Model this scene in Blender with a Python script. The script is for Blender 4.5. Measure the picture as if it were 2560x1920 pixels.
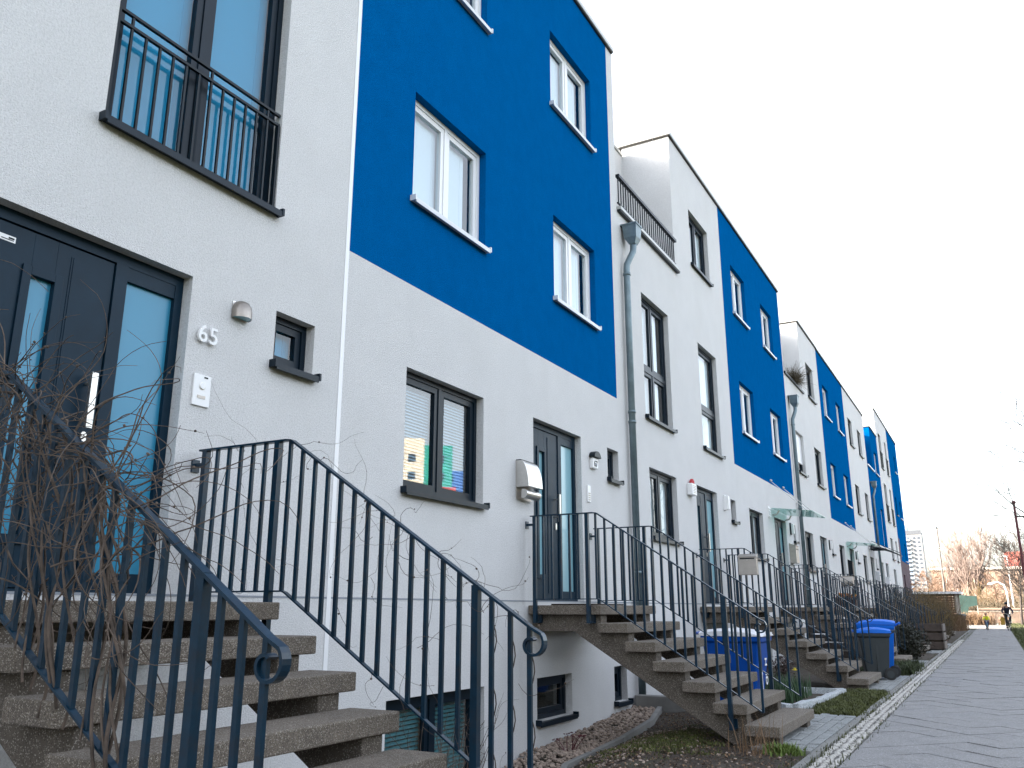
import bpy, bmesh, math, random
from mathutils import Vector, Matrix
R = math.radians
rnd = random.Random(7)
for o in list(bpy.data.objects):
    bpy.data.objects.remove(o)
sc = bpy.context.scene
C = sc.collection
# ------------------------------------------------------------------ camera
cam = bpy.data.objects.new('camera', bpy.data.cameras.new('camera'))
C.objects.link(cam)
cam.location = (0, 0, 1.21)
cam.rotation_euler = (R(90 + 14.88), 0, R(28.97))
cam.data.sensor_width = 36
cam.data.lens = 36 * 2115 / 2560
cam.data.clip_end = 3000
cam.data.clip_start = 0.05
sc.camera = cam
# ------------------------------------------------------------------ sky, sun, exposure
SUN_EL, SUN_AZ = R(20), R(70)          # azimuth measured from -Y towards -X
sun_dir = Vector((-math.sin(SUN_AZ) * math.cos(SUN_EL), -math.cos(SUN_AZ) * math.cos(SUN_EL), math.sin(SUN_EL)))
w = bpy.data.worlds.new('World')
sc.world = w
w.use_nodes = True
nt = w.node_tree
nt.nodes.clear()
sky = nt.nodes.new('ShaderNodeTexSky')
sky.sky_type = 'NISHITA'
sky.sun_disc = False
sky.sun_elevation = SUN_EL
sky.sun_rotation = math.atan2(sun_dir.x, sun_dir.y)
sky.air_density = 1.0
sky.dust_density = 4.0
sky.ozone_density = 1.0
hs = nt.nodes.new('ShaderNodeHueSaturation')
hs.inputs['Saturation'].default_value = 0.43
bg = nt.nodes.new('ShaderNodeBackground')
bg.inputs['Strength'].default_value = 0.13
wo = nt.nodes.new('ShaderNodeOutputWorld')
nt.links.new(sky.outputs[0], hs.inputs['Color'])
nt.links.new(hs.outputs[0], bg.inputs['Color'])
nt.links.new(bg.outputs[0], wo.inputs['Surface'])
sl = bpy.data.lights.new('sun', 'SUN')
sl.energy = 3.2
sl.angle = R(0.5)
sl.color = (1.0, 0.88, 0.74)
so = bpy.data.objects.new('sun', sl)
C.objects.link(so)
so.rotation_euler = (-sun_dir).to_track_quat('-Z', 'Y').to_euler()
so.location = (-40, -20, 40)
sc.view_settings.view_transform = 'Standard'
sc.view_settings.look = 'None'
sc.view_settings.gamma = 1
sc.view_settings.use_curve_mapping = False
sc.view_settings.exposure = 2.9
sc.render.engine = 'CYCLES'
sc.cycles.use_denoising = True
sc.cycles.max_bounces = 7
sc.cycles.transparent_max_bounces = 12
sc.cycles.caustics_reflective = False
sc.cycles.caustics_refractive = False
# ------------------------------------------------------------------ materials
MATS = {}


def mat(name, col, rough=.7, metal=0., spec=.5, noise=None, bump=None, speck=None, stain=None, fine=None):
    """noise=(scale, amount) colour variation; bump=(scale, strength); speck=(scale, col2, amount); stain=(scale,col,amount)"""
    if name in MATS:
        return MATS[name]
    m = bpy.data.materials.new(name)
    m.use_nodes = True
    n, l = m.node_tree.nodes, m.node_tree.links
    b = n['Principled BSDF']
    b.inputs['Roughness'].default_value = rough
    b.inputs['Metallic'].default_value = metal
    b.inputs['Specular IOR Level'].default_value = spec
    b.inputs['Base Color'].default_value = (*col, 1)
    src = None
    if noise or bump or speck or stain:
        geo = n.new('ShaderNodeNewGeometry')
        pos = geo.outputs['Position']
    def mixc(a, bcol, fac):
        mx = n.new('ShaderNodeMix'); mx.data_type = 'RGBA'
        if hasattr(a, 'is_output'):
            l.new(a, mx.inputs[6])
        else:
            mx.inputs[6].default_value = (*a, 1)
        mx.inputs[7].default_value = (*bcol, 1)
        l.new(fac, mx.inputs[0])
        return mx.outputs[2]
    src = col
    def ramp(v, lo, hi, top=1.):
        r = n.new('ShaderNodeMapRange')
        r.inputs[1].default_value = lo; r.inputs[2].default_value = hi
        r.inputs[4].default_value = top
        l.new(v, r.inputs[0])
        return r.outputs[0]
    if noise:
        t = n.new('ShaderNodeTexNoise'); t.inputs['Scale'].default_value = noise[0]; t.inputs['Detail'].default_value = 6
        t.inputs['Roughness'].default_value = .65
        l.new(pos, t.inputs['Vector'])
        dark = tuple(max(0, c * (1 - noise[1])) for c in col)
        src = mixc(src, dark, ramp(t.outputs[0], .35, .65))
    if stain:
        t = n.new('ShaderNodeTexNoise'); t.inputs['Scale'].default_value = stain[0]; t.inputs['Detail'].default_value = 5
        t.inputs['Roughness'].default_value = .7
        mp = n.new('ShaderNodeMapping'); mp.inputs['Scale'].default_value = stain[3] if len(stain) > 3 else (1, 1, 1)
        l.new(pos, mp.inputs['Vector']); l.new(mp.outputs[0], t.inputs['Vector'])
        src = mixc(src, stain[1], ramp(t.outputs[0], .5, .8, stain[2]))
    if fine:
        t = n.new('ShaderNodeTexNoise'); t.inputs['Scale'].default_value = fine[0]; t.inputs['Detail'].default_value = 3
        t.inputs['Roughness'].default_value = .8
        l.new(pos, t.inputs['Vector'])
        src = mixc(src, tuple(c * (1 - fine[1]) for c in col), ramp(t.outputs[0], .42, .72))
    if speck:
        t = n.new('ShaderNodeTexVoronoi'); t.inputs['Scale'].default_value = speck[0]
        l.new(pos, t.inputs['Vector'])
        sx = n.new('ShaderNodeSeparateColor'); l.new(t.outputs['Color'], sx.inputs[0])
        src = mixc(src, speck[1], ramp(sx.outputs[0], 1 - speck[2], 1 - speck[2] + .04))
        src = mixc(src, tuple(c * .35 for c in col), ramp(sx.outputs[1], 1 - speck[2] * .8, 1 - speck[2] * .8 + .05, .8))
    if hasattr(src, 'is_output'):
        l.new(src, b.inputs['Base Color'])
    if bump:
        t = n.new('ShaderNodeTexNoise'); t.inputs['Scale'].default_value = bump[0]; t.inputs['Detail'].default_value = 4
        l.new(pos, t.inputs['Vector'])
        bp = n.new('ShaderNodeBump'); bp.inputs['Strength'].default_value = bump[1]
        bp.inputs['Distance'].default_value = bump[2] if len(bump) > 2 else .01
        l.new(t.outputs[0], bp.inputs['Height']); l.new(bp.outputs[0], b.inputs['Normal'])
    MATS[name] = m
    return m


def glass(name, tint, refl=1.0, tr=.9):
    m = bpy.data.materials.new(name); m.use_nodes = True
    n, l = m.node_tree.nodes, m.node_tree.links
    n.clear()
    out = n.new('ShaderNodeOutputMaterial')
    fr = n.new('ShaderNodeFresnel'); fr.inputs[0].default_value = 2.1
    geo = n.new('ShaderNodeNewGeometry')
    inv = n.new('ShaderNodeMath'); inv.operation = 'SUBTRACT'; inv.inputs[0].default_value = refl
    l.new(geo.outputs['Backfacing'], inv.inputs[1])          # only the outer face of the pane mirrors
    mp = n.new('ShaderNodeMath'); mp.operation = 'MULTIPLY'; mp.use_clamp = True
    l.new(fr.outputs[0], mp.inputs[0]); l.new(inv.outputs[0], mp.inputs[1])
    t = n.new('ShaderNodeBsdfTransparent'); t.inputs[0].default_value = tuple(c * tr for c in tint) + (1,)
    g = n.new('ShaderNodeBsdfGlossy'); g.inputs['Roughness'].default_value = .01
    mx = n.new('ShaderNodeMixShader')
    l.new(mp.outputs[0], mx.inputs[0]); l.new(t.outputs[0], mx.inputs[1]); l.new(g.outputs[0], mx.inputs[2])
    l.new(mx.outputs[0], out.inputs[0])
    MATS[name] = m
    return m


WHITE = mat('white_render', (.675, .669, .667), .9, noise=(2.2, .06), fine=(75, .27), bump=(110, .8, .01), stain=(1.4, (.6, .59, .57), .4, (1, 1, .22)))
BLUE = mat('blue_render', (.0004, .103, .325), .9, spec=0., noise=(5, .12), fine=(70, .28), bump=(100, .8, .01), stain=(2.5, (.001, .125, .36), .4, (1, 1, .3)))
BROWN = mat('brown_render', (.085, .05, .065), .9, noise=(4, .2), bump=(120, .5, .006))
ANTH = mat('anthracite_frame', (.004, .0125, .0225), .36, spec=.2, noise=(9, .15))
DOORM = mat('anthracite_door', (.004, .021, .04), .42, spec=.16, noise=(6, .2), bump=(300, .08, .002))
PVC = mat('white_pvc', (.78, .78, .79), .35)
SILLW = mat('white_metal_sill', (.62, .64, .66), .35)
COPE = mat('zinc_coping', (.50, .50, .48), .45, metal=.3, noise=(3, .15))
DARK = mat('dark_underside', (.03, .028, .026), .7)
JOINT = mat('plinth_joint_grey', (.25, .27, .3), .9)
RAILM = mat('railing_paint', (.001, .024, .05), .3, spec=.38, noise=(14, .35), bump=(90, .12, .003), stain=(12, (.03, .017, .011), .5))
CONC = mat('exposed_aggregate_concrete', (.155, .127, .10), .9, noise=(9, .25), speck=(260, (.31, .275, .235), .2), bump=(190, .7, .006), stain=(2.2, (.085, .075, .066), .6))
CONC2 = mat('concrete_stringer', (.112, .092, .073), .92, noise=(6, .3), speck=(230, (.27, .24, .21), .14), bump=(190, .5, .006))
ZINC = mat('zinc_pipe', (.15, .205, .23), .42, metal=.5, noise=(6, .3), stain=(5, (.28, .34, .36), .5, (1, 1, .3)))
STEEL = mat('brushed_steel', (.62, .6, .57), .28, metal=.9, noise=(40, .1))
STEELM = mat('matt_steel', (.46, .42, .38), .45, metal=.6, noise=(12, .12))
GLASS = glass('window_glass', (.93, .98, 1.0), 1.0, .97)
GLASSB = glass('sky_reflection_tint_glass', (.8, .97, 1.0), .55, .97)  # cyan of the reflected sky put into the pane tint
GLASSD = glass('dark_window_glass', (.5, .62, .66), 1.0)
FROST = mat('frosted_sky_reflection_glass', (.035, .23, .375), .22, spec=.4, noise=(260, .06))  # blue sky reflection painted in as the glass base colour
FROSTL = mat('frosted_pale_glass', (.23, .43, .50), .15, spec=.7, noise=(200, .05))
BLINDW = mat('white_blind', (.8, .82, .84), .8)
BLINDB = mat('skylight_blue_blind', (.03, .28, .46), .85, noise=(200, .05))  # whitish blind, with the blue skylight on it put into its colour
CURT = mat('net_curtain', (.82, .84, .84), .9)
SLAT = mat('grey_green_slat', (.075, .2, .21), .5)
ROOM = mat('room_wall', (.25, .25, .25), .9)
SLAB = mat('path_slab_concrete', (.238, .231, .228), .88, noise=(4, .18), speck=(150, (.36, .36, .37), .12), bump=(220, .5, .004), stain=(3.1, (.15, .152, .16), .6))
PATHB = mat('path_joint_sand', (.125, .12, .11), .95, noise=(12, .3))
PAVER = mat('grey_paver', (.24, .25, .25), .9, noise=(5, .2), speck=(160, (.36, .36, .35), .12), bump=(200, .4, .004), stain=(6, (.14, .14, .13), .5))
KERB = mat('kerb_concrete', (.21, .205, .195), .9, noise=(5, .25), bump=(150, .5, .005))
COBB = mat('pale_cobble', (.50, .475, .44), .85, noise=(14, .3), bump=(60, .5, .008))
GRAN = mat('pale_granite', (.42, .45, .47), .8, noise=(10, .2), speck=(120, (.6, .6, .6), .2), bump=(60, .5, .01))
SOIL = mat('garden_soil', (.06, .043, .03), .98, noise=(7, .5), bump=(25, 1., .03), stain=(2.5, (.03, .042, .012), .8))
GROUND = mat('lawn_ground', (.075, .078, .03), .98, noise=(1.2, .45), bump=(30, .8, .03))
SAND = mat('sunny_paving', (.27, .25, .225), .9, noise=(1., .15))
PEB = mat('pebble', (.40, .31, .25), .8, noise=(22, .6))
BARK = mat('vine_bark', (.135, .10, .078), .9, noise=(14, .6))
BARK2 = mat('tree_bark', (.06, .048, .042), .9, noise=(8, .35))
TWIGR = mat('reddish_twigs', (.165, .098, .064), .9, noise=(1.5, .4))
TWIGO = mat('olive_twigs', (.14, .098, .045), .9, noise=(1.5, .4))
TWIGB = mat('brown_twigs', (.12, .095, .06), .9, noise=(3, .4))
TWIGY = mat('straw_twigs', (.17, .115, .045), .9, noise=(3, .45))
LEAFD = mat('evergreen_leaf', (.022, .024, .012), .6, noise=(6, .6))
LEAFG = mat('moss_green_leaf', (.10, .112, .025), .75, noise=(5, .6))
GRASSM = mat('grass_blade', (.085, .1, .028), .8, noise=(4, .6))
STRAW = mat('dry_grass', (.22, .135, .075), .85, noise=(8, .3))
WOODD = mat('dark_weathered_wood', (.075, .055, .045), .85, noise=(7, .4), bump=(60, .4, .005))
WOODG = mat('grey_weathered_wood', (.16, .135, .12), .85, noise=(7, .35), bump=(60, .4, .005))
WOODR = mat('red_brown_wood', (.10, .04, .025), .8, noise=(6, .4))
BINB = mat('blue_plastic', (.002, .065, .34), .42, spec=.2, noise=(5, .12))
BINL = mat('bright_blue_plastic', (.002, .135, .62), .4, spec=.22, noise=(5, .1))
BING = mat('dark_grey_plastic', (.022, .03, .034), .5, noise=(7, .2))
LIDW = mat('pale_lid_plastic', (.70, .70, .73), .45, noise=(4, .08))
RUB = mat('black_rubber', (.012, .012, .013), .7)
WHT = mat('white_paint', (.8, .8, .8), .4)
BLK = mat('black_paint', (.004, .009, .014), .4, spec=.22)
RED = mat('red_plastic', (.45, .03, .04), .4)
# ------------------------------------------------------------------ mesh helpers


class MB:
    def __init__(s):
        s.v = []; s.f = []; s.m = []
    def quad(s, pts, mi=0):
        k = len(s.v); s.v += [tuple(p) for p in pts]; s.f.append(tuple(range(k, k + len(pts)))); s.m.append(mi)
        return s
    def box(s, x0, y0, z0, x1, y1, z1, mi=0):
        k = len(s.v)
        s.v += [(x0, y0, z0), (x1, y0, z0), (x1, y1, z0), (x0, y1, z0), (x0, y0, z1), (x1, y0, z1), (x1, y1, z1), (x0, y1, z1)]
        for f in ((3, 2, 1, 0), (4, 5, 6, 7), (0, 1, 5, 4), (1, 2, 6, 5), (2, 3, 7, 6), (3, 0, 4, 7)):
            s.f.append(tuple(k + i for i in f)); s.m.append(mi)
        return s
    def prism(s, poly, a, b, axis='y', mi=0):
        """poly: list of 2-D points; axis y: (x,z); axis x: (y,z); axis z: (x,y)"""
        def P(p, t):
            return {'y': (p[0], t, p[1]), 'x': (t, p[0], p[1]), 'z': (p[0], p[1], t)}[axis]
        k = len(s.v); n = len(poly)
        s.v += [P(p, a) for p in poly] + [P(p, b) for p in poly]
        s.f.append(tuple(range(k, k + n))); s.m.append(mi)
        s.f.append(tuple(range(k + 2 * n - 1, k + n - 1, -1))); s.m.append(mi)
        for i in range(n):
            j = (i + 1) % n
            s.f.append((k + i, k + n + i, k + n + j, k + j)); s.m.append(mi)
        return s
    def ribbon(s, pts, y0, y1, th, mi=0):
        """flat bar following a polyline in the XZ plane"""
        n = len(pts); up = []; dn = []
        for i in range(n):
            a = Vector(pts[max(i - 1, 0)]); b = Vector(pts[min(i + 1, n - 1)])
            t = (b - a).normalized(); nn = Vector((-t.y, t.x)) * th / 2
            p = Vector(pts[i]); up.append(p + nn); dn.append(p - nn)
        k = len(s.v)
        for i in range(n):
            s.v += [(up[i].x, y0, up[i].y), (up[i].x, y1, up[i].y), (dn[i].x, y1, dn[i].y), (dn[i].x, y0, dn[i].y)]
        for i in range(n - 1):
            a = k + 4 * i; b = a + 4
            for q in range(4):
                r = (q + 1) % 4
                s.f.append((a + q, a + r, b + r, b + q)); s.m.append(mi)
        s.f.append((k, k + 3, k + 2, k + 1)); e = k + 4 * (n - 1); s.f.append((e, e + 1, e + 2, e + 3)); s.m += [mi, mi]
        return s
    def tube(s, pts, rad, n=6, mi=0, cap=True):
        m = len(pts)
        if not hasattr(rad, '__len__'):
            rad = [rad] * m
        pts = [Vector(p) for p in pts]
        t0 = (pts[1] - pts[0]).normalized()
        u = t0.orthogonal().normalized()
        k = len(s.v)
        for i in range(m):
            t = (pts[min(i + 1, m - 1)] - pts[max(i - 1, 0)])
            if t.length < 1e-9:
                t = t0
            t.normalize()
            u = (u - t * u.dot(t))
            u = u.normalized() if u.length > 1e-6 else t.orthogonal().normalized()
            v = t.cross(u)
            for j in range(n):
                a = 2 * math.pi * j / n
                s.v.append(tuple(pts[i] + (u * math.cos(a) + v * math.sin(a)) * rad[i]))
        for i in range(m - 1):
            for j in range(n):
                a = k + i * n + j; b = k + i * n + (j + 1) % n
                s.f.append((a, b, b + n, a + n)); s.m.append(mi)
        if cap:
            s.f.append(tuple(range(k + n - 1, k - 1, -1))); s.m.append(mi)
            s.f.append(tuple(range(k + (m - 1) * n, k + m * n))); s.m.append(mi)
        return s
    def lathe(s, prof, c, n=16, axis='z', mi=0):
        """prof: (r, h) list around axis through c"""
        k = len(s.v); m = len(prof)
        for r, h in prof:
            for j in range(n):
                a = 2 * math.pi * j / n
                p = (r * math.cos(a), r * math.sin(a), h)
                if axis == 'y': p = (p[0], p[2], p[1])
                if axis == 'x': p = (p[2], p[0], p[1])
                s.v.append((c[0] + p[0], c[1] + p[1], c[2] + p[2]))
        for i in range(m - 1):
            for j in range(n):
                a = k + i * n + j; b = k + i * n + (j + 1) % n
                s.f.append((a, b, b + n, a + n)); s.m.append(mi)
        s.f.append(tuple(range(k + n - 1, k - 1, -1))); s.f.append(tuple(range(k + (m - 1) * n, k + m * n))); s.m += [mi, mi]
        return s
    def ico(s, c, r, sq=(1, 1, 1), mi=0, j=.2):
        bm = bmesh.new(); bmesh.ops.create_icosphere(bm, subdivisions=1, radius=1)
        k = len(s.v)
        a = rnd.uniform(0, 6.28); ca, sa = math.cos(a), math.sin(a)
        for v in bm.verts:
            q = 1 + rnd.uniform(-j, j)
            x, y, z = v.co.x * sq[0] * q * r, v.co.y * sq[1] * q * r, v.co.z * sq[2] * q * r
            s.v.append((c[0] + x * ca - y * sa, c[1] + x * sa + y * ca, c[2] + z))
        for f in bm.faces:
            s.f.append(tuple(k + v.index for v in f.verts)); s.m.append(mi)
        bm.free()
        return s
    def mesh(s, name, mats):
        me = bpy.data.meshes.new(name)
        me.from_pydata(s.v, [], s.f)
        for m in (mats if isinstance(mats, (list, tuple)) else [mats]):
            me.materials.append(m)
        if any(s.m):
            me.polygons.foreach_set('material_index', s.m)
        me.update()
        return me
    def build(s, name, mats, parent=None, bevel=0, smooth=False, loc=None, stuff=False, fix=True):
        me = s.mesh(name, mats)
        if fix and len(s.f) < 4000:
            bm = bmesh.new(); bm.from_mesh(me); bmesh.ops.recalc_face_normals(bm, faces=bm.faces); bm.to_mesh(me); bm.free()
        if smooth:
            me.polygons.foreach_set('use_smooth', [True] * len(me.polygons))
        o = bpy.data.objects.new(name, me); C.objects.link(o)
        if parent is not None: o.parent = parent
        if loc: o.location = loc
        if bevel:
            b = o.modifiers.new('bevel', 'BEVEL'); b.width = bevel; b.segments = 2; b.limit_method = 'ANGLE'
        if stuff: o['kind'] = 'stuff'
        return o


def tag(o, label=None, cat=None, group=None, kind=None):
    if label: o['label'] = label
    if cat: o['category'] = cat
    if group: o['group'] = group
    if kind: o['kind'] = kind
    return o


def thing(name, label, cat, loc=(0, 0, 0), group=None):
    o = bpy.data.objects.new(name, None); C.objects.link(o); o.location = loc; o.empty_display_size = .1
    return tag(o, label, cat, group)


def copy_tree(o, parent=None):
    c = o.copy(); C.objects.link(c)
    if parent is not None: c.parent = parent
    for ch in list(o.children):
        copy_tree(ch, c)
    return c


def inst(me, name, parent, loc, rot=(0, 0, 0), scale=(1, 1, 1)):
    o = bpy.data.objects.new(name, me); C.objects.link(o); o.parent = parent
    o.location = loc; o.rotation_euler = rot; o.scale = scale
    return o


FX = -4.4       # facade plane
RV = .085       # reveal depth
BACK = -14.0
# ------------------------------------------------------------------ windows, doors and facades (coordinates: world, house empties at the facade foot)


def window(h, o, y0, y1, z0, z1, st='anth', cover='net', transom=None, sashes=2, sill=True, dark=False):
    """o: origin of the house; frame mesh is the window; panes, cover and sill are its parts"""
    fm, sm = (PVC, SILLW) if st == 'white' else (ANTH, ANTH)
    oy = o[1]; x = -RV
    a, b = y0 - oy, y1 - oy
    f = MB(); fw = .05; th = .06
    def ring(ya, yb, za, zb, w_, xf, t):
        f.box(xf - t, ya, za, xf, ya + w_, zb); f.box(xf - t, yb - w_, za, xf, yb, zb)
        f.box(xf - t, ya + w_, za, xf, yb - w_, za + w_); f.box(xf - t, ya + w_, zb - w_, xf, yb - w_, zb)
    ring(a, b, z0, z1, fw, x, th)
    panes = []
    n = sashes
    zs = [(z0 + fw, z1 - fw)]
    if transom:
        f.box(x - th, a + fw, transom - .035, x - .001, b - fw, transom + .035)
        zs = [(z0 + fw, transom - .035), (transom + .035, z1 - fw)]
    wd = (b - a - 2 * fw)
    mw = .05
    for za, zb in zs:
        for i in range(n):
            ya = a + fw + i * wd / n + (mw / 2 if i else 0); yb = a + fw + (i + 1) * wd / n - (mw / 2 if i < n - 1 else 0)
            ring(ya + .002, yb - .002, za + .002, zb - .002, .055, x - .012, .05)
            panes.append((ya + .055, yb - .055, za + .055, zb - .055))
        for i in range(1, n):
            yc = a + fw + i * wd / n
            f.box(x - th, yc - mw / 2, za, x - .002, yc + mw / 2, zb)
    wn = f.build('window', fm, h)
    for ya, yb, za, zb in panes:
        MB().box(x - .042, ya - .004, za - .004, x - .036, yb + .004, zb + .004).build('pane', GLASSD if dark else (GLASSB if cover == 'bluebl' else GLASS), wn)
    if cover in ('blind', 'bluebl', 'slats', 'gslats', 'half'):
        c = MB()
        if cover in ('blind', 'bluebl', 'half'):
            for i, (ya, yb, za, zb) in enumerate(panes):
                e = 0
                if cover == 'blind' and i == len(panes) - 1: e = (yb - ya) * .22
                c.box(x - .1, ya - .02, za - .02, x - .095, yb + .02 - e, zb + .02)
                for q in (1, 2):
                    yy = ya + (yb - e - ya) * q / 3 if False else ya + .05 + (q - 1) * (yb - e - ya - .1)
                    c.box(x - .0948, yy - .004, za - .02, x - .092, yy + .004, zb + .02)
        else:
            pitch = .03 if cover == 'slats' else .036; hh_ = .9 if cover == 'slats' else .62
            for ya, yb, za, zb in panes:
                z = za
                while z < zb:
                    k = len(c.v)
                    c.v += [(x - .075, ya - .015, z), (x - .075, yb + .015, z), (x - .097, yb + .015, z + pitch * hh_), (x - .097, ya - .015, z + pitch * hh_)]
                    c.f.append((k, k + 1, k + 2, k + 3)); c.m.append(0)
                    z += pitch
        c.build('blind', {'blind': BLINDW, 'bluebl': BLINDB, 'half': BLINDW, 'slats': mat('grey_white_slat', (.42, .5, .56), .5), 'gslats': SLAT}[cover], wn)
    elif cover == 'net':
        c = MB(); N = 24
        ya, yb = a + .08, b - .08 - (b - a) * rnd.uniform(.0, .12)
        za, zb = z0 + .06, z1 - .06
        k = len(c.v)
        for i in range(N + 1):
            t = i / N; xx = x - .1 + .018 * math.sin(t * 40) + .01 * math.sin(t * 17 + y0)
            c.v += [(xx, ya + (yb - ya) * t, za), (xx, ya + (yb - ya) * t, zb)]
        for i in range(N):
            c.f.append((k + 2 * i, k + 2 * i + 2, k + 2 * i + 3, k + 2 * i + 1)); c.m.append(0)
        c.build('curtain', CURT, wn, smooth=True)
    if cover == 'shutter':
        c = MB(); z = z0 + (z1 - z0) * .28
        while z < z1:
            c.box(x - .03, a + .02, z, x - .002 + .012, b - .02, z + .034); z += .04
        c.build('roller_shutter', PVC, wn)
    if sill:
        s_ = MB()
        s_.box(-RV - .02, a - .015, z0 - .028, .062, b + .015, z0 - .003)
        s_.box(.05, a - .015, z0 - .05, .062, b + .015, z0 - .028)
        s_.box(-.0, a - .035, z0 - .035, .066, a - .015, z0 + .022)
        s_.box(-.0, b + .015, z0 - .035, .066, b + .035, z0 + .022)
        s_.build('sill', sm, wn)
    return wn


def door(h, o, y0, y1, z0, z1, frost=None, extras=True, bl=None):
    frost = frost or FROSTL
    oy = o[1]; a, b = y0 - oy, y1 - oy; x = -RV
    f = MB(); th = .07
    sp = a + .62 * (b - a)                       # post between leaf and side light
    f.box(x - th, a, z0, x, a + .055, z1); f.box(x - th, b - .06, z0, x, b, z1)
    f.box(x - th, a + .055, z1 - .07, x, b - .06, z1)
    f.box(x - th, sp, z0, x, sp + .085, z1 - .07)
    f.box(x - th, sp + .085, z0, x - .004, b - .06, z0 + .12); f.box(x - th, sp + .085, z1 - .16, x - .004, b - .06, z1 - .07)
    f.box(x - th, a + .055, z0, x + .015, b - .06, z0 + .022)
    d = f.build('door', DOORM, h)
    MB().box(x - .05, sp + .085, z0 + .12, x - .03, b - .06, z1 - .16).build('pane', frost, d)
    # leaf with a glass strip
    la, lb, za, zb = a + .062, sp - .006, z0 + .028, z1 - .077
    ga, gb = la + .26 * (lb - la) + .05, la + .26 * (lb - la) + .19
    gz0, gz1 = z0 + .3, z1 - .33
    l = MB()
    xf = x - .012
    l.box(x - .065, la, za, xf, ga, zb); l.box(x - .065, gb, za, xf, lb, zb)
    l.box(x - .065, ga, za, xf, gb, gz0); l.box(x - .065, ga, gz1, xf, gb, zb)
    for (p, q, r_, s_) in ((ga - .05, gz0 - .05, ga, gz1 + .05), (gb, gz0 - .05, gb + .05, gz1 + .05)):
        l.box(xf, p, q, xf + .014, r_, s_)
    l.box(xf, ga, gz0 - .05, xf + .014, gb, gz0); l.box(xf, ga, gz1, xf + .014, gb, gz1 + .05)
    # grooves
    for yy in (gb + .085, gb + .099):
        l.box(xf, yy, za + .06, xf + .004, yy + .006, zb - .06)
    l.build('door_leaf', DOORM, d, bevel=.003)
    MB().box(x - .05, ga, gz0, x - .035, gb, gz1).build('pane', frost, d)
    if extras:
        hy = lb - .085; hz = z0 + .92
        hd = MB().box(xf + .055, hy - .02, hz, xf + .08, hy + .02, hz + .33)
        for q in (.06, .27):
            hd.box(xf, hy - .008, hz + q - .008, xf + .055, hy + .008, hz + q + .008)
        hd.build('door_handle', STEEL, d, bevel=.002)
        k = MB(); N = 10
        pl = [(hy + .02 + .018 * math.cos(t), hz - .05 + (.018 * math.sin(t) + (.022 if math.sin(t) > 0 else -.022))) for t in [2 * math.pi * (i + .5) / N for i in range(N)]]
        k.prism(pl, xf, xf + .012, 'x')
        k.build('lock_plate', STEEL, d)
    return d


def facade(h, o, y0, y1, ztop, openings, spans, zbot=-1.2, name='wall'):
    """grid wall with real openings. spans: list of (y0,y1,z0,z1,mat index) overriding index 0 (white)"""
    oy = o[1]
    ys = sorted({round(v, 4) for v in [y0, y1] + [q for op in openings for q in op[:2]] + [q for s_ in spans for q in s_[:2]] if y0 - 1e-6 <= v <= y1 + 1e-6} if False else
                {round(q, 4) for q in [y0, y1] + [q for op in openings for q in op[:2]] + [q for s_ in spans for q in s_[:2]] if y0 <= q <= y1})
    zs = sorted({round(q, 4) for q in [zbot, ztop] + [q for op in openings for q in op[2:4]] + [q for s_ in spans for q in s_[2:4]] if zbot <= q <= ztop})
    m = MB()
    def mi(y, z):
        for s_ in spans:
            if s_[0] <= y <= s_[1] and s_[2] <= z <= s_[3]:
                return s_[4]
        return 0
    for i in range(len(ys) - 1):
        for j in range(len(zs) - 1):
            yc, zc = (ys[i] + ys[i + 1]) / 2, (zs[j] + zs[j + 1]) / 2
            if any(op[0] < yc < op[1] and op[2] < zc < op[3] for op in openings):
                continue
            m.quad([(0, ys[i] - oy, zs[j]), (0, ys[i + 1] - oy, zs[j]), (0, ys[i + 1] - oy, zs[j + 1]), (0, ys[i] - oy, zs[j + 1])], mi(yc, zc))
    for op in openings:
        if len(op) > 4 and op[4] == 'open':
            continue
        a, b, z0, z1 = op[0] - oy, op[1] - oy, op[2], op[3]
        k = mi(op[0] - .01, (z0 + z1) / 2)
        d = -RV - .07
        m.quad([(0, a, z0), (0, a, z1), (d, a, z1), (d, a, z0)], k)
        m.quad([(0, b, z1), (0, b, z0), (d, b, z0), (d, b, z1)], k)
        m.quad([(0, a, z1), (0, b, z1), (d, b, z1), (d, a, z1)], k)
        m.quad([(0, b, z0), (0, a, z0), (d, a, z0), (d, b, z0)], k)
    return m.build(name, [WHITE, BLUE, BROWN], h, fix=False)


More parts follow.
